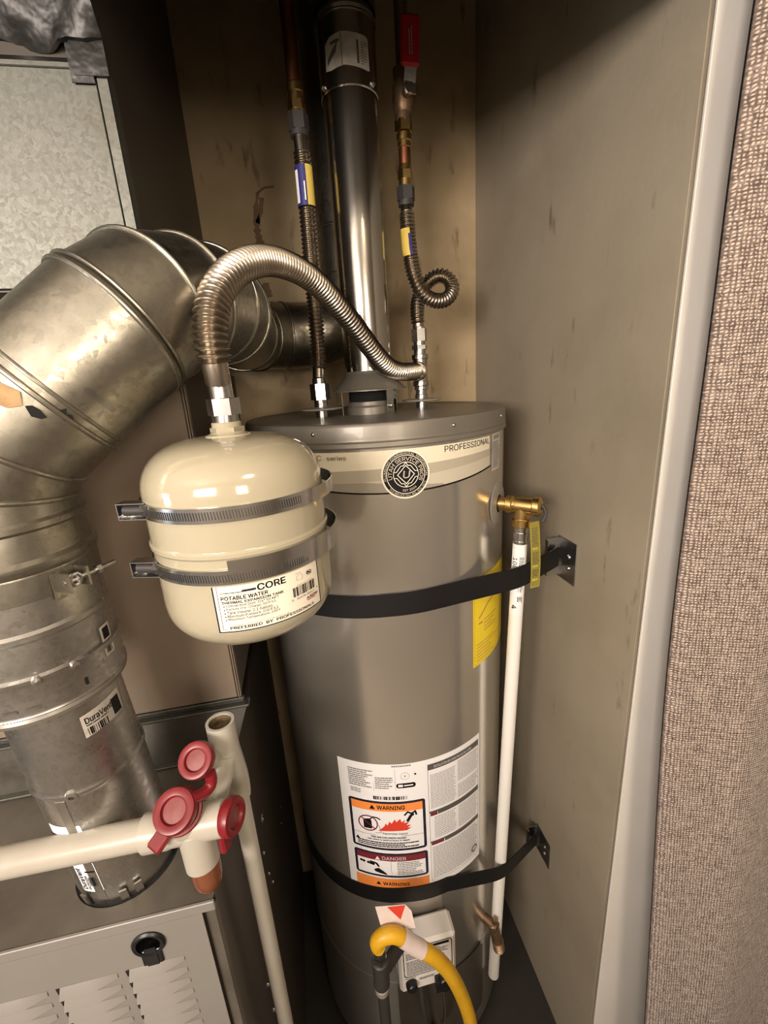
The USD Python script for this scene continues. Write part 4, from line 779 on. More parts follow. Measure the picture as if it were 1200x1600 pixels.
# steel bands: each runs round the tank and a standoff bracket behind it
BH = math.radians(38)          # direction of the standoff behind the tank
def band_path(zc, n=90):
    R = ER+0.0016; off = 0.014; bd = A([math.cos(BH), math.sin(BH)]); P = []
    for k in range(n+1):
        t = math.radians(-205+k/n*360)
        d = A([math.cos(t), math.sin(t)]); ex = max(0, d@bd)
        P.append((EX+R*d[0]+bd[0]*off*ex**0.5*(ex > 0), EY+R*d[1]+bd[1]*off*ex**0.5*(ex > 0), zc))
    return A(P)
for zc, extra, lbl in ((1.5715, False, 'upper steel band clamp round the cream expansion tank'), (1.5095, True, 'lower steel band clamp round the cream expansion tank, above its label')):
    bc = thing('band_clamp', lbl, 'clamp', (EX, EY-ER, zc))
    Pb = band_path(zc)
    up = np.tile([0, 0, 1.], (len(Pb), 1))
    w = 0.0145
    b = part(bc, 'band', strip(Pb, up, w, 0.0012), 'band_steel')
    if extra:
        part(bc, 'band_overlap', strip(np.array([p+A([0, 0, 0.0085]) for p in (A([EX, EY, 0])+(Pb-A([EX, EY, 0]))*A([1.006, 1.006, 1]))[28:78]]), np.tile([0, 0, 1.], (50, 1)), 0.017, 0.0010), 'band_steel', label='smooth overlapping tail of the band')
    sm_ = []
    for k in range(2, 92):
        a = -168+k*1.62
        t = math.radians(a)
        if -168 < a < -20:
            c, s = math.cos(t), math.sin(t); Rr = ER+0.0031
            sm_.append(place(bx(-0.0004, 0.0004, -0.0040, 0.0040, -0.0001, 0.0002), (EX+Rr*c, EY+Rr*s, zc-(0.0 if not extra else 0.0005)), (c, s, 0), (0.1*s, -0.1*c, 1)))
    part(b, 'slots', cat(sm_), 'dark_pipe', smooth=False, kind='stuff')
    # worm screw housing on the left
    hd = A([-0.28, -0.96, 0]); hd /= np.linalg.norm(hd); ht = A([-hd[1], hd[0], 0]); hc_ = A([EX-ER*0.955, EY-0.040, zc])
    def loc(q): return place(q, hc_, hd, (0, 0, 1))
    hs = part(bc, 'screw_housing', loc(cat(bx(-0.016, 0.012, 0.0075, 0.0085, -0.004, 0.0095), bx(-0.016, 0.012, -0.0085, -0.0075, -0.004, 0.0095), bx(-0.017, -0.016, -0.0085, 0.0085, -0.004, 0.0095), bx(-0.016, 0.010, -0.008, 0.008, -0.0045, -0.003))), 'chrome', smooth=False)
    part(hs, 'worm_screw', cat(cyl(hc_+hd*0.0025-ht*0.013, hc_+hd*0.0025+ht*0.010, 0.0055, 18), hexnut(hc_+hd*0.003+ht*0.006, hc_+hd*0.003+ht*0.014, 0.0070)), 'dark_pipe')
# bracket that carries the tank, fixed to the coil cabinet behind
br = thing('tank_bracket', 'steel bracket behind the cream expansion tank, reaching to the cabinet', 'bracket', (EX-0.05, -0.27, 1.53))
bd3 = A([math.cos(BH), math.sin(BH), 0])
pb = A([EX, EY, 1.541])+bd3*(ER+0.008)
part(br, 'standoff', place(bx(-0.012, 0.012, -0.05, 0.05, -0.004, 0.004), pb, bd3, (0, 0, 1)), 'dark_pipe', smooth=False)
part(br, 'arm', tube([pb+bd3*0.004, (-0.302, -0.262, 1.541)], 0.007, 12), 'dark_pipe')

# ================================================================== FURNACE
FXR, FXL, FYF, FZ = -0.320, -0.875, -0.500, 1.100
fu = thing('furnace', 'grey furnace cabinet with louvred front panel at the lower left', 'furnace', ((FXL+FXR)/2, FYF, 0))
VC = A([-0.463, -0.415])
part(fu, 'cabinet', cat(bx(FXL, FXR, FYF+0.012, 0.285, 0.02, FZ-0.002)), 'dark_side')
hole = Point(-0.4375, -0.4165).buffer(0.0610, 32)
topp = sbox(FXL, FYF+0.001, FXR, 0.285).difference(hole)
tpl = trimesh.creation.extrude_polygon(topp, 0.002, engine='earcut'); tpl.apply_translation((0, 0, FZ-0.002))
part(fu, 'top_plate', tpl, 'furnace_top', smooth=False)
ft = part(fu, 'top_opening', lathe([(0, 0), (0.0605, 0), (0.0605, 0.0006), (0, 0.0006)], 40, (-0.4375, -0.4165, FZ-0.0019)), 'void', label='dark cut-out round the vent pipe')
part(fu, 'top_rail', bx(FXL, FXR+0.002, FYF-0.001, FYF+0.003, FZ-0.013, FZ+0.001, 0.0008), 'furnace', label='folded front rail of the top')
fpz1 = FZ-0.014; fpx1 = FXR-0.014
gx_, gz_ = -0.3985, 1.060
panel = sbox(FXL+0.004, 0.30, fpx1, fpz1).difference(shapely.union_all([Point(gx_, gz_).buffer(0.0165), sbox(gx_-0.009, gz_-0.032, gx_+0.009, gz_)]))
pq = trimesh.creation.extrude_polygon(panel, 0.0018, engine='earcut')
fpn = part(fu, 'front_panel', on_plane(pq, (0, FYF+0.0018, 0), (1, 0, 0), (0, 0, 1), 0.0), 'furnace', smooth=False)
part(fu, 'lower_panel', bx(FXL+0.004, fpx1, FYF, FYF+0.003, 0.04, 0.296), 'furnace')
part(fu, 'side_channel', cat(bx(fpx1+0.0015, FXR, FYF+0.006, FYF+0.0135, 0.03, FZ-0.012), bx(FXR-0.0015, FXR+0.0005, FYF+0.001, FYF+0.013, 0.03, FZ-0.012)), 'furnace_top', smooth=False, label='recessed corner channel')
gr_ = part(fu, 'grommet', cat(lathe([(0.0135, 0.0), (0.0185, 0.0), (0.0190, 0.002), (0.017, 0.0042), (0.0135, 0.0035)], 40, (gx_, FYF, gz_), (0, -1, 0)), lathe([(0, -0.012), (0.0138, -0.012), (0.0138, 0.002)][::1], 32, (gx_, FYF, gz_), (0, -1, 0)), bx(gx_-0.0115, gx_+0.0115, FYF-0.0025, FYF+0.0005, gz_-0.034, gz_-0.010, 0.001)), 'black', label='black rubber grommet')
part(gr_, 'slot', bx(gx_-0.0065, gx_+0.0065, FYF-0.0032, FYF-0.002, gz_-0.034, gz_-0.006), 'void')
def louver(x0, x1, zt, h=0.0115, d=0.0068):
    n = 14; V, F = [], []
    w = x1-x0
    for i in range(n+1):
        s = i/n; x = x0+w*s; k = 1.0 if s < 0.55 else 1-0.85*((s-0.55)/0.45)
        zb_ = zt-h*(0.55+0.45*k)
        V += [(x, FYF-0.0002, zt), (x, FYF-d*k*0.55-0.0003, zt-(zt-zb_)*0.5), (x, FYF-d*k-0.0004, zb_), (x, FYF-0.0002, zb_+0.001)]
    for i in range(n):
        for j in range(3):
            a = i*4+j; F += [(a, a+4, a+5), (a, a+5, a+1)]
    q = trimesh.Trimesh(V, F, process=False); q.invert()
    dark = trimesh.Trimesh([(x0, FYF-0.0006, zt), (x0, FYF-d-0.0002, zt-h), (x0, FYF-0.0002, zt-h+0.001), (x0-0.0045, FYF-0.0006, zt), (x0-0.0035, FYF-0.0006, zt-h+0.001)], [(0, 1, 2), (3, 0, 2), (3, 2, 4), (0, 2, 1)], process=False)
    return q, dark
for ci, xr in enumerate((-0.3655, -0.441, -0.5165, -0.592, -0.667)):
    for k in range(9):
        q, dk = louver(xr-0.062, xr, 1.0245-0.0205*k)
        lv = part(fpn, 'louver', q, 'furnace', smooth=50)
        part(fu, 'louver_gap', dk, 'void', smooth=False)
SXs = FXR+0.0006
for (y, z) in ((0.02, 0.58), (-0.176, 0.833), (-0.218, 0.795), (-0.208, 0.724), (-0.189, 0.672), (-0.364, 0.678), (-0.36, 0.60), (0.05, 0.60)):
    part(fu, 'side_screw', lathe([(0, 0.004), (0.003, 0.003), (0.0045, 0), (0, 0)][::-1], 10, (SXs-0.0006, y, z), (1, 0, 0)), 'chrome')
part(fu, 'side_knockout', lathe([(0.004, 0), (0.008, 0.0), (0.0085, 0.0015), (0.004, 0.002)], 24, (FXR, -0.178, 0.838), (1, 0, 0)), 'grey_plastic')

# coil cabinet over the furnace
cc_ = thing('coil_cabinet', 'taupe sheet metal cabinet on the furnace behind the cream expansion tank', 'cabinet', (-0.6, -0.262, FZ))
CXR, CYF = -0.298, -0.262
part(cc_, 'front_panel', cat(bx(FXL, CXR-0.006, CYF, CYF+0.004, 1.198, 1.712, 0.001)), 'brown')
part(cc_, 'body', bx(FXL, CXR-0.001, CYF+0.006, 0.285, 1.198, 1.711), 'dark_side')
part(cc_, 'edge_channel', cat(bx(CXR-0.0045, CXR-0.0025, CYF-0.0006, CYF+0.006, 1.198, 1.712), bx(CXR-0.0012, CXR, CYF, CYF+0.010, 1.198, 1.712)), 'brown', smooth=False)
tr_ = trimesh.Trimesh(*[A(z) for z in ([(FXL, -0.272, FZ), (FXR-0.001, -0.272, FZ), (CXR+0.008, -0.268, 1.186), (FXL, -0.268, 1.186), (FXL, 0.28, FZ), (FXR-0.001, 0.28, FZ), (CXR+0.008, 0.28, 1.186), (FXL, 0.28, 1.186)], [(0, 1, 2), (0, 2, 3), (1, 5, 6), (1, 6, 2), (5, 4, 7), (5, 7, 6), (4, 0, 3), (4, 3, 7), (3, 2, 6), (3, 6, 7), (0, 4, 5), (0, 5, 1)])], process=False)
part(cc_, 'neck', bx(FXL, -0.40, -0.17, 0.2, 1.711, 1.803), 'dark_side', label='dark recessed neck under the duct')
part(cc_, 'transition', tr_, 'galv_dark', smooth=False, label='galvanized transition below the cabinet')
part(cc_, 'base_flange', bx(FXL, FXR, -0.282, -0.271, FZ, FZ+0.004, 0.001), 'galv')
part(cc_, 'ledge', cat(bx(FXL, CXR+0.012, -0.276, -0.256, 1.186, 1.1905, 0.001), bx(FXL, CXR+0.004, -0.266, -0.258, 1.190, 1.198, 0.001)), 'galv', smooth=False, label='folded metal ledge')
# supply duct
du = thing('supply_duct', 'large square galvanized duct at the upper left', 'duct', (-0.6, -0.29, 1.80))
DXR, DYF = -0.313, -0.283
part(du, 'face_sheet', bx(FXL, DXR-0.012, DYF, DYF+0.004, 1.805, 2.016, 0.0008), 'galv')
part(du, 'body', bx(FXL, DXR-0.009, DYF+0.006, 0.290, 1.803, 2.45), 'dark_side')  # galvanized side drawn dark: its shade is put into the colour
part(du, 'corner_strip', cat(bx(DXR-0.0105, DXR, DYF-0.0012, DYF+0.002, 1.80, 2.014), bx(DXR-0.001, DXR, DYF, DYF+0.025, 1.80, 2.014)), 'galv', smooth=False, label='folded corner strip')
part(du, 'top_cleat', bx(FXL, DXR-0.030, DYF-0.0025, DYF+0.002, 2.011, 2.0165, 0.0008), 'galv', label='bright folded top edge')
part(du, 'upper_sheet', trimesh.Trimesh([(FXL, DYF+0.002, 2.0155), (DXR-0.035, DYF+0.002, 2.0155), (DXR-0.045, DYF+0.030, 2.075), (FXL, DYF+0.030, 2.075)], [(0, 1, 2), (0, 2, 3)], process=False), 'galv_dark')
# black insulation wrap crumpled over the duct top
g = np.meshgrid(np.linspace(0, 1, 70), np.linspace(0, 1, 40), indexing='ij'); U_, V_ = g[0].ravel(), g[1].ravel()
Xw = FXL+(DXR+0.004-FXL)*U_; Zw = 2.030+0.30*V_
edge = 0.028*(meshkit.fbm(np.c_[U_*9, V_*0, U_*0], 3, 5)-0.5)+0.02*np.clip((0.72-U_), -0.3, 0.3)
Yw = DYF-0.010-0.05*V_**0.7+0.055*(meshkit.fbm(np.c_[U_*7, V_*5, U_*0], 4, 11)-0.5)+0.03*np.abs(np.sin(U_*9+V_*7))*V_
P0 = np.c_[Xw, Yw, Zw+edge*(1-V_)]
n0, n1 = 70, 40; F = []
for i in range(n0-1):
    for j in range(n1-1):
        a = i*n1+j; F += [(a, a+n1, a+n1+1), (a, a+n1+1, a+1)]
F = A(F); bk = P0+A([0, 0.006, 0.0]); VV = np.vstack([P0, bk]); N0 = len(P0)
FF = np.vstack([F, F[:, ::-1]+N0]+[A([(a, b, b+N0), (a, b+N0, a+N0)]) for a, b in [(i*n1, (i+1)*n1) for i in range(n0-1)]])
single('duct_wrap', 'crumpled black insulation sheet over the top of the square duct', 'insulation', trimesh.Trimesh(VV, FF, process=False), 'black_wrap')
single('duct_tape', 'piece of black tape folded over the upper corner of the square duct', 'tape', trimesh.util.concatenate([bx(DXR-0.034, DXR-0.012, DYF-0.0045, DYF-0.0030, 1.998, 2.032), bx(DXR-0.03, DXR+0.0035, DYF-0.0055, DYF-0.0035, 2.004, 2.055)]), 'black_wrap', smooth=False)

# ================================================================== FURNACE VENT
fv = thing('furnace_vent', 'large galvanized vent pipe rising from the furnace and bending behind the cream tank', 'vent pipe', (VC[0], VC[1], FZ))
LR, UR = 0.058, 0.0735
LC0, LC1 = A([-0.438, -0.415]), A([-0.456, -0.415])      # the lower pipe leans a little
def low(q):
    q = tm(q).copy(); v = q.vertices; k = np.clip((1.375-v[:, 2])/0.285, -0.2, 1.2)
    v[:, 0] += (LC0[0]-LC1[0])*k+(LC1[0]-VC[0]); q.vertices = v; return q
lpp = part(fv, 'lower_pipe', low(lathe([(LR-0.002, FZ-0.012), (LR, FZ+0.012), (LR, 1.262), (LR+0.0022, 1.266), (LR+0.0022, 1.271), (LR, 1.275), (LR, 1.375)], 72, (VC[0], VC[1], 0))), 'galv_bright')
sa = math.radians(-98)
part(lpp, 'seam', low(strip([(VC[0]+(LR+0.0004)*math.cos(sa), VC[1]+(LR+0.0004)*math.sin(sa), z) for z in np.linspace(FZ+0.01, 1.262, 6)], np.tile([-math.sin(sa), math.cos(sa), 0], (6, 1)), 0.010, 0.0016)), 'galv_bright')
for a in (-75, -60, -118):
    t = math.radians(a); part(fv, 'base_tab', low(place(bx(-0.004, 0.004, -0.001, 0.001, 0, 0.022), (VC[0]+(LR+0.001)*math.cos(t), VC[1]+(LR+0.001)*math.sin(t), FZ-0.004), (0.12*math.cos(t), 0.12*math.sin(t), 1), (math.cos(t), math.sin(t), 0))), 'galv_bright', smooth=False)
part(lpp, 'joint_rivet', low(lathe([(0.0025, 0.0035), (0.006, 0.003), (0.0078, 0), (0.003, 0.0)][::-1], 16, (VC[0]+LR*math.cos(math.radians(-84)), VC[1]+LR*math.sin(math.radians(-84)), 1.2675), (math.cos(math.radians(-84)), math.sin(math.radians(-84)), 0))), 'galv_bright')
VCT = (VC[0], VC[1])
s1 = part(lpp, 'maker_label', low(on_cyl(P2(rr(0, 0, 0.026, 0.048, 0.003), 0.004), VCT, LR, -118, 1.122, 0.0004)), 'paper', label='white maker label low on the pipe')
part(s1, 'print', low(on_cyl(cat(rot90(T2('DuraVent', 0.004, -0.008, 0.034, 0.0065, True)), rot90(para(0.004, -0.0125, 0.03, -0.0095, 2, 0.5, 101)), bars(0.013, 0.010, 0.023, 0.024, 8, 4), R2((0.013, 0.032, 0.024, 0.034))), VCT, LR, -118, 1.122, 0.0007)), 'ink', smooth=False)
part(lpp, 'maker_label', low(on_cyl(P2(rr(0, 0, 0.040, 0.014, 0.002), 0.004), VCT, LR, -128, 1.212, 0.0004)), 'paper', label='white strip label above the crossing pipe')
s2 = part(lpp, 'maker_label', low(on_cyl(P2(Polygon([(0, 0), (0.048, 0.0035), (0.050, 0.027), (0.046, 0.031), (0.001, 0.0265)]), 0.004), VCT, LR, -54, 1.329, 0.0004)), 'paper_grey', label='worn maker label under the wide collar')
part(s2, 'print', low(on_cyl(cat(T2('DuraVent', 0.004, 0.0155, 0.030, 0.0075, True), para(0.004, 0.0125, 0.036, 0.0145, 1, 0.6, 103), bars(0.004, 0.0015, 0.026, 0.0105, 11, 6), R2((0.034, 0.004, 0.046, 0.024))), VCT, LR, -54, 1.329, 0.0007)), 'ink', smooth=False)
zc0 = 1.374
part(fv, 'collar', lathe([(LR-0.002, zc0-0.004), (LR+0.008, zc0-0.002), (UR+0.002, zc0+0.002), (UR+0.003, zc0+0.006), (UR, zc0+0.012)], 72, (VC[0], VC[1], 0)), 'cap', label='dull grey reducer collar')
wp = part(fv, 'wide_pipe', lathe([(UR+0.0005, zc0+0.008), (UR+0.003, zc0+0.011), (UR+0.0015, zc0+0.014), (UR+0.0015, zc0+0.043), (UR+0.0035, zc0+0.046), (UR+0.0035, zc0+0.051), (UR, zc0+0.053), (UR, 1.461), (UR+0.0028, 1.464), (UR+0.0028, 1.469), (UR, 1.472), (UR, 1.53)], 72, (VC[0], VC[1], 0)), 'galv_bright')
for a, z in ((-60, 1.398), (-78, 1.392), (-38, 1.394), (-92, 1.392)):
    part(wp, 'dimple', on_cyl(R2((0, 0, 0.012 if a != -38 else 0.003, 0.0035 if a != -38 else 0.008), seg=0.003), VCT, UR, a, z, 0.0022), 'void' if a == -38 else 'galv_bright')
for a in (-66, -42): part(wp, 'bead_crimp', lathe([(0, 0.005), (0.004, 0.0042), (0.005, 0), (0, 0)][::-1], 12, (VC[0]+(UR+0.002)*math.cos(math.radians(a)), VC[1]+(UR+0.002)*math.sin(math.radians(a)), zc0+0.0485), (math.cos(math.radians(a)), math.sin(math.radians(a)), 0)), 'galv_bright')
s3 = part(wp, 'maker_label', on_cyl(R2((0, 0, 0.016, 0.036), seg=0.004), VCT, UR+0.0015, -16, 1.408, 0.0004), 'paper_grey', label='small black and white sticker at the right edge')
part(s3, 'print', on_cyl(cat(R2((0.003, 0.020, 0.013, 0.033)), bars(0.003, 0.003, 0.013, 0.015, 6, 8)), VCT, UR+0.0015, -16, 1.408, 0.0008), 'ink')
# locking band with wing bolt
lk = part(fv, 'locking_band', lathe([(UR, 1.500), (UR+0.002, 1.501), (UR+0.0025, 1.524), (UR+0.002, 1.526), (UR+0.0045, 1.531), (UR+0.0045, 1.536), (UR+0.001, 1.540), (UR, 1.565), (UR+0.003, 1.568), (UR+0.003, 1.573), (UR, 1.576)], 72, (VC[0], VC[1], 0)), 'galv_vent')
ba = math.radians(-30); bdv = A([math.cos(ba), math.sin(ba), 0]); bt = A([-math.sin(ba), math.cos(ba), 0]); b0 = A([VC[0], VC[1], 1.512])+bdv*(UR+0.006)
part(lk, 'band_ear', cat(place(bx(-0.0012, 0.0012, -0.010, 0.010, -0.004, 0.014), b0-bt*0.010, bdv, (0, 0, 1)), place(bx(-0.0012, 0.0012, -0.010, 0.010, -0.004, 0.014), b0+bt*0.010, bdv, (0, 0, 1)), place(bx(-0.011, 0.0, -0.018, 0.010, -0.0045, -0.003), b0-bt*0.004, bdv, (0, 0, 1))), 'galv_vent', smooth=False)
part(lk, 'eye_bolt', cat(cyl(b0-bt*0.012+bdv*0.008, b0+bt*0.044+bdv*0.008, 0.0024, 12), hexnut(b0+bt*0.022+bdv*0.008, b0+bt*0.027+bdv*0.008, 0.0050), bead(circ_ring(b0+bdv*0.009-bt*0.001, 0.0055, 20, tuple(bdv)), 0.0022)), 'chrome')
# gored elbow, diagonal run, second elbow, back run, rise behind the heater flue
SAc, SBc = A([-0.330, -0.372, 1.745]), A([-0.305, -0.345, 1.768])
J1, J2 = A([VC[0], VC[1], 1.603]), A([VC[0]+0.020, VC[1]+0.004, 1.646])
dgn = (SAc-J2)/np.linalg.norm(SAc-J2)
gp = [(VC[0], VC[1], 1.54), J1, J2, J2+dgn*0.062, SAc, SBc, A([-0.280, -0.290, 1.784]), A([-0.259, -0.240, 1.789]), A([-0.251, -0.170, 1.789]), A([-0.250, 0.100, 1.788]), A([-0.226, 0.160, 1.788]), A([-0.170, 0.200, 1.788]), A([-0.095, 0.208, 1.788]), A([-0.04, 0.208, 1.800]), A([-0.006, 0.208, 1.845]), A([0.002, 0.208, 1.905]), A([0.002, 0.208, 2.0]), A([0.002, 0.208, 2.45])]
pcs, rgs = gore_path(gp, [UR, UR, UR+0.001, UR+0.002, UR+0.003, UR+0.003]+[UR-0.001]+[0.0715]*11, 64)
nm = ['elbow_gore', 'elbow_gore', 'pipe_section', 'pipe_section', 'pipe_section', 'elbow_gore', 'elbow_gore', 'elbow_gore', 'pipe_section', 'elbow_gore', 'elbow_gore', 'elbow_gore', 'pipe_section', 'elbow_gore', 'elbow_gore', 'elbow_gore', 'pipe_section']
ids = []
for k, q in enumerate(pcs):
    ids.append(part(fv, nm[k], q, 'galv_vent'))
for k in range(1, len(gp)-1):
    part(ids[k], 'bead', bead(rgs[k], 0.0028 if k not in (9, 16) else 0.0035, 10), 'galv_vent', label=None)
part(ids[4], 'bead', bead(rgs[4]+dgn*0.008, 0.0022, 8), 'galv_vent')
part(ids[3], 'bead', bead(rgs[3]+dgn*0.010, 0.0020, 8), 'galv_vent')
ctr = J2+dgn*0.062
def on_diag(q, s, a, off=0.0006):
    o = J2+dgn*s
    fdir = A([0.25, -0.9, 0.0])
    v = A(q.vertices); th = v[:, 0]/UR+math.radians(a); d = dgn; f0 = fdir-d*(fdir@d); f0 /= np.linalg.norm(f0); s0 = np.cross(d, f0)
    return trimesh.Trimesh(o+np.outer(v[:, 1], d)+(UR+off)*(np.outer(np.cos(th), f0)+np.outer(np.sin(th), s0)), q.faces, process=False)
part(ids[2], 'stiffening_groove', on_diag(P2(rr(-0.016, 0, 0.016, 0.0050, 0.0024), 0.004), 0.090, 30, 0.0032), 'galv_dark')
part(ids[2], 'peeled_paper', on_diag(P2(Polygon([(-0.024, -0.006), (-0.008, -0.010), (0.006, -0.005), (0.012, 0.004), (0.004, 0.012), (-0.010, 0.008), (-0.022, 0.012)]), 0.004), 0.045, -8, 0.0032), 'rust', label='torn brown paper remnant')
part(ids[2], 'dark_blot', on_diag(P2(Polygon([(-0.006, 0), (0.002, -0.004), (0.008, -0.001), (0.010, 0.003), (0.003, 0.005), (-0.003, 0.004)]), 0.004), 0.050, 7, 0.0036), 'void', label='black blot')
part(ids[2], 'dark_blot', on_diag(P2(Polygon([(-0.007, -0.003), (0.003, -0.005), (0.008, 0.0), (0.004, 0.003), (0.0, 0.001), (-0.003, 0.005)]), 0.004), 0.064, 21, 0.0032), 'void', label='black blot')
# ================================================================== CONDENSATE DRAIN
tD = lambda p: A(p, float)
hpz = 1.211; TC = A([-0.325, -0.489, hpz])
pv = thing('condensate_pipe', 'cream plastic condensate pipe crossing in front of the vent above the furnace', 'pipe', (-0.45, -0.475, 1.195))
h0 = A([-0.62, -0.462, 1.186])
hd_ = (TC-h0)/np.linalg.norm(TC-h0)
part(pv, 'pipe', tube([h0, TC-hd_*0.045], 0.0165, 32), 'pvc')
ct = thing('condensate_tee', 'white plastic trap fitting with three red caps at the end of the condensate pipe', 'pipe fitting', tuple(TC))
part(ct, 'body', cat(lathe([(0.0168, 0), (0.0205, 0.0), (0.0205, 0.026), (0.0195, 0.028), (0.0195, 0.088), (0.017, 0.090)], 40, TC-hd_*0.052, tuple(hd_)), cyl(TC+A([0.002, -0.002, 0]), TC+A([0.004, -0.006, -0.052]), 0.0188, 36, 0.001), cyl(TC+A([-0.003, 0, 0]), TC+A([-0.010, -0.006, 0.022]), 0.0185, 36)), 'pvc')
def redcap(center, axis, up, r=0.0215, label=None, recess=True):
    axis = A(axis, float)/np.linalg.norm(axis)
    b = part(ct, 'red_cap', lathe([(0, -0.002), (r*0.96, -0.002), (r*1.02, 0.0005), (r*1.02, 0.006), (r*0.96, 0.0095), (r*0.80, 0.0105), (r*0.62, 0.0095), (r*0.55, 0.0062), (0, 0.0058)], 44, center, tuple(axis)), 'red', label=label)
    part(b, 'cap_center', lathe([(r*0.53, 0.0064), (r*0.3, 0.0069), (0, 0.0070)], 30, center, tuple(axis)), 'red_inner')
    return b
n1 = A([-0.10, -0.62, 0.78]); n2 = A([0.90, -0.40, 0.10]); n3 = A([-0.16, -0.68, 0.72])
c1 = TC+A([-0.008, -0.010, 0.034]); c2 = TC+A([0.041, -0.004, 0.004]); c3 = A([-0.309, -0.474, 1.283])
k1 = redcap(c1, n1, None, 0.0225, 'red cap on the top of the tee')
k2 = redcap(c2, n2, None, 0.0205, 'red cap on the right end of the tee')
k3 = redcap(c3, n3, None, 0.0195, 'red cap on the rear branch')
part(ct, 'strap_ring', bead(circ_ring(c1-n1/np.linalg.norm(n1)*0.010, 0.0215, 40, tuple(n1)), 0.0030), 'red', label='red retaining ring')
part(ct, 'cap_tab', place(bx(-0.0085, 0.0085, -0.014, 0.014, -0.004, 0.004, 0.002), c1+A([-0.016, -0.010, -0.020]), n1, (-0.5, -0.3, -0.6)), 'red', label='red pull tab')
part(ct, 'cap_tab', place(bx(-0.007, 0.007, -0.015, 0.013, -0.004, 0.004, 0.002), c2+A([-0.008, -0.006, -0.026]), n2, (-0.3, 0, -1)), 'red', label='red pull tab')
part(ct, 'cap_tab', tube(path([c3+A([0.010, -0.004, -0.017]), c3+A([0.010, -0.006, -0.030]), c1+A([0.016, 0.002, 0.010])], 0.004), 0.0065, 12), 'red', label='red tether between the caps')
part(ct, 'rear_stub', cat(cyl(c3-n3/np.linalg.norm(n3)*0.002, c3-n3/np.linalg.norm(n3)*0.026, 0.0150, 30)), 'pvc')
part(ct, 'trap_cup', lathe([(0, -0.040), (0.006, -0.0395), (0.012, -0.036), (0.0155, -0.029), (0.0168, -0.018), (0.0168, 0.0), (0.0, 0.0)], 36, TC+A([0.006, -0.007, -0.050])), 'trap', label='brown stained clear trap cup')
cr = thing('drain_pipe', 'cream plastic drain pipe with open top, standing between furnace and water heater', 'pipe', (-0.286, -0.425, 0))
D0 = A([-0.286, -0.425, 0])
part(cr, 'pipe', tube([D0+A([0, 0, 0.0]), D0+A([0, 0, 1.24])], 0.0113, 28), 'pvc')
vt = A([-0.2885, -0.438, 1.300])
wy = part(cr, 'open_vent', cat(lathe([(0.0132, -0.030), (0.0132, 0), (0.0166, 0), (0.0166, -0.040), (0.013, -0.040)][::-1], 40, vt), ), 'pvc', label='short open ended vent stub')
part(wy, 'grime', lathe([(0.0130, -0.002), (0.0128, -0.012), (0.0105, -0.015), (0.0, -0.016)], 32, vt), 'grime', label='brown grime inside the open end')
part(cr, 'wye', cat(tube(path([vt+A([0, 0, -0.034]), vt+A([0.001, 0.005, -0.06]), D0+A([0, 0, 1.205]), D0+A([0, 0, 1.17])], 0.005), np.linspace(0.0168, 0.0140, len(path([vt+A([0, 0, -0.034]), vt+A([0.001, 0.005, -0.06]), D0+A([0, 0, 1.205]), D0+A([0, 0, 1.17])], 0.005))), 32),
     tube(path([vt+A([0, 0, -0.045]), A([-0.296, -0.447, 1.235]), A([-0.306, -0.462, 1.212]), TC+A([0.012, 0.012, 0.0])], 0.005), 0.0150, 32)), 'pvc', label='slanted wye fitting')

# ================================================================== GAS HOSE
yh = thing('gas_hose', 'yellow coated gas hose curving down in front of the white gas control', 'hose', (-0.118, -0.36, 0.70))
yp = [(-0.119, -0.360, 0.690), (-0.116, -0.361, 0.712), (-0.098, -0.362, 0.716), (-0.062, -0.364, 0.683), (-0.030, -0.366, 0.646), (-0.004, -0.366, 0.605), (0.022, -0.364, 0.537), (0.044, -0.362, 0.450), (0.056, -0.360, 0.375), (0.06, -0.355, 0.28), (0.058, -0.34, 0.2), (0.05, -0.3, 0.1), (0.045, -0.28, 0.014)]
part(yh, 'hose', tube(path(yp, 0.006), 0.0140, 24), 'gas_yellow')
Py = path(yp, 0.006); L_ = np.r_[0, np.cumsum(np.linalg.norm(np.diff(Py, axis=0), axis=1))]
seg_ = Py[(L_ > 0.062) & (L_ < 0.128)]
part(yh, 'paper_sleeve', tube(seg_, 0.0150, 28, cap=False), 'paper_pink', label='paper tag wrapped round the hose')
tagp = Polygon([(-0.036, -0.002), (0.026, -0.012), (0.022, 0.020), (0.012, 0.034), (-0.044, 0.044)])
tq = P2(tagp, 0.008)
wt = part(yh, 'warning_tag', on_plane(tq, (-0.074, -0.350, 0.712), (1, 0.0, 0.0), (0, 0.35, 1), 0.0), 'paper_pink', label='creased paper warning tag')
part(wt, 'red_triangle', on_plane(P2(Polygon([(-0.022, 0.038), (0.012, 0.033), (0.000, 0.010)])), (-0.074, -0.350, 0.712), (1, 0.0, 0.0), (0, 0.35, 1), 0.0006), 'fire')
part(yh, 'hose_nut', cat(cyl((-0.119, -0.360, 0.694), (-0.120, -0.360, 0.672), 0.0105, 22), hexnut((-0.120, -0.360, 0.684), (-0.120, -0.360, 0.672), 0.0130), hexnut((-0.120, -0.360, 0.668), (-0.120, -0.360, 0.654), 0.0140)), 'chrome')
gp_ = thing('gas_pipe', 'dark iron gas pipe below the end of the yellow hose', 'pipe', (-0.122, -0.36, 0.0))
part(gp_, 'riser', cyl((-0.121, -0.360, 0.0), (-0.120, -0.360, 0.655), 0.0108, 22), 'dark_pipe')
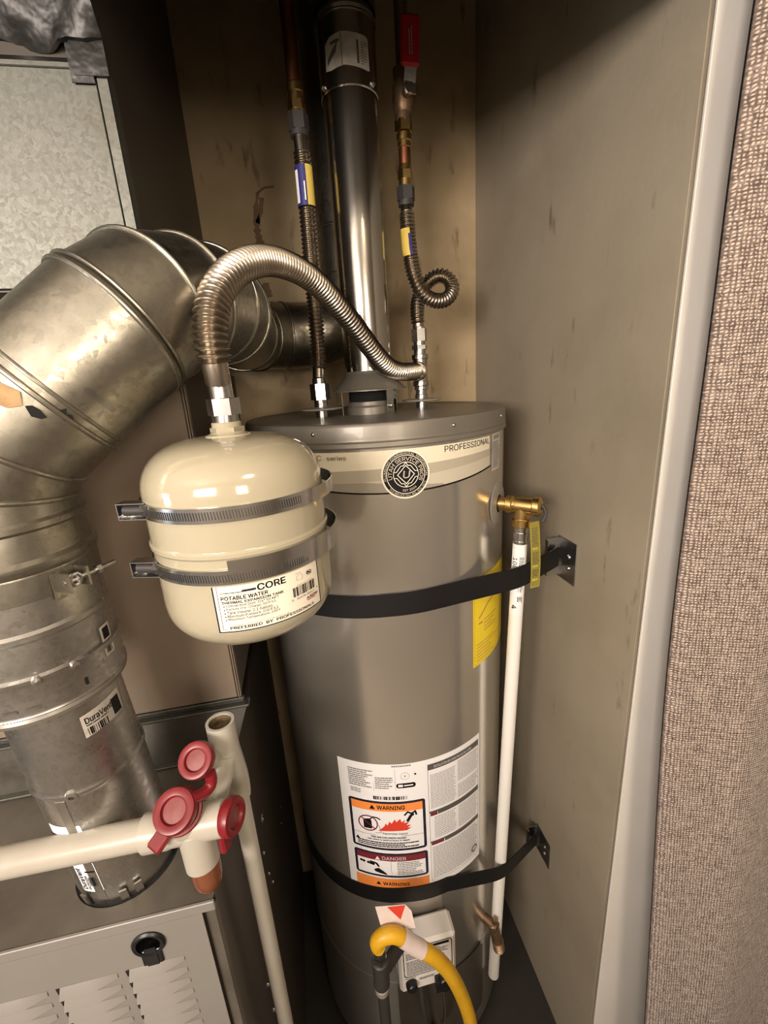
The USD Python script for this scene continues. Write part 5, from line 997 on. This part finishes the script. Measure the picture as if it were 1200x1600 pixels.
part(gp_, 'coupling', cat(cyl((-0.1205, -0.360, 0.585), (-0.120, -0.360, 0.654), 0.0155, 24, 0.002), cyl((-0.12, -0.36, 0.615), (-0.058, -0.295, 0.58), 0.0125, 20)), 'dark_pipe', label='iron tee toward the gas control')
part(gp_, 'union', cyl((-0.121, -0.360, 0.565), (-0.121, -0.360, 0.58), 0.0135, 22, 0.002), 'grey_plastic')

# ================================================================== CURTAIN
ce = A([(0.352, -0.43, 2.45), (0.341, -0.437, 2.15), (0.334, -0.44, 2.0), (0.3335, -0.44, 1.874), (0.336, -0.44, 1.751), (0.3375, -0.44, 1.606), (0.337, -0.441, 1.49), (0.335, -0.445, 1.372), (0.336, -0.45, 1.219), (0.346, -0.46, 0.952), (0.372, -0.475, 0.472), (0.400, -0.48, 0.02)])
zz = np.linspace(0.02, 2.45, 120); exx = CubicSpline(ce[::-1, 2], ce[::-1, 0])(zz)+0.006; eyy = CubicSpline(ce[::-1, 2], ce[::-1, 1])(zz)
nu = 60; uu = np.linspace(0, 0.62, nu)
def sheet(off):
    V = []
    for i in range(len(zz)):
        roll = np.exp(-uu/0.012)*0.014
        y = eyy[i]-0.05*uu+roll-0.012*(1-np.cos(uu*24+zz[i]*0.6))*np.clip(uu/0.1, 0, 1)
        V.append(np.c_[exx[i]+uu+off*0.0, y+off, np.full(nu, zz[i])])
    return np.concatenate(V)
V1, V2 = sheet(0.0), sheet(0.005); nz = len(zz)
i, j = np.meshgrid(np.arange(nz-1), np.arange(nu-1), indexing='ij'); a = (i*nu+j).ravel()
Ff = np.vstack([np.c_[a, a+1, a+nu+1], np.c_[a, a+nu+1, a+nu]]); n1_ = len(V1)
eA = np.arange(nz-1)*nu
Fe = np.vstack([np.c_[eA, eA+nu, eA+nu+n1_], np.c_[eA, eA+nu+n1_, eA+n1_]])
cm = trimesh.Trimesh(np.vstack([V1, V2]), np.vstack([Ff, Ff[:, ::-1]+n1_, Fe]), process=False)
uvc = np.c_[np.tile(np.tile(uu, nz), 2), np.tile(np.repeat(zz, nu), 2)]
single('curtain', 'coarse woven brown and cream fabric curtain hanging at the right edge', 'curtain', cm, 'fabric', smooth=True, uv=uvc)
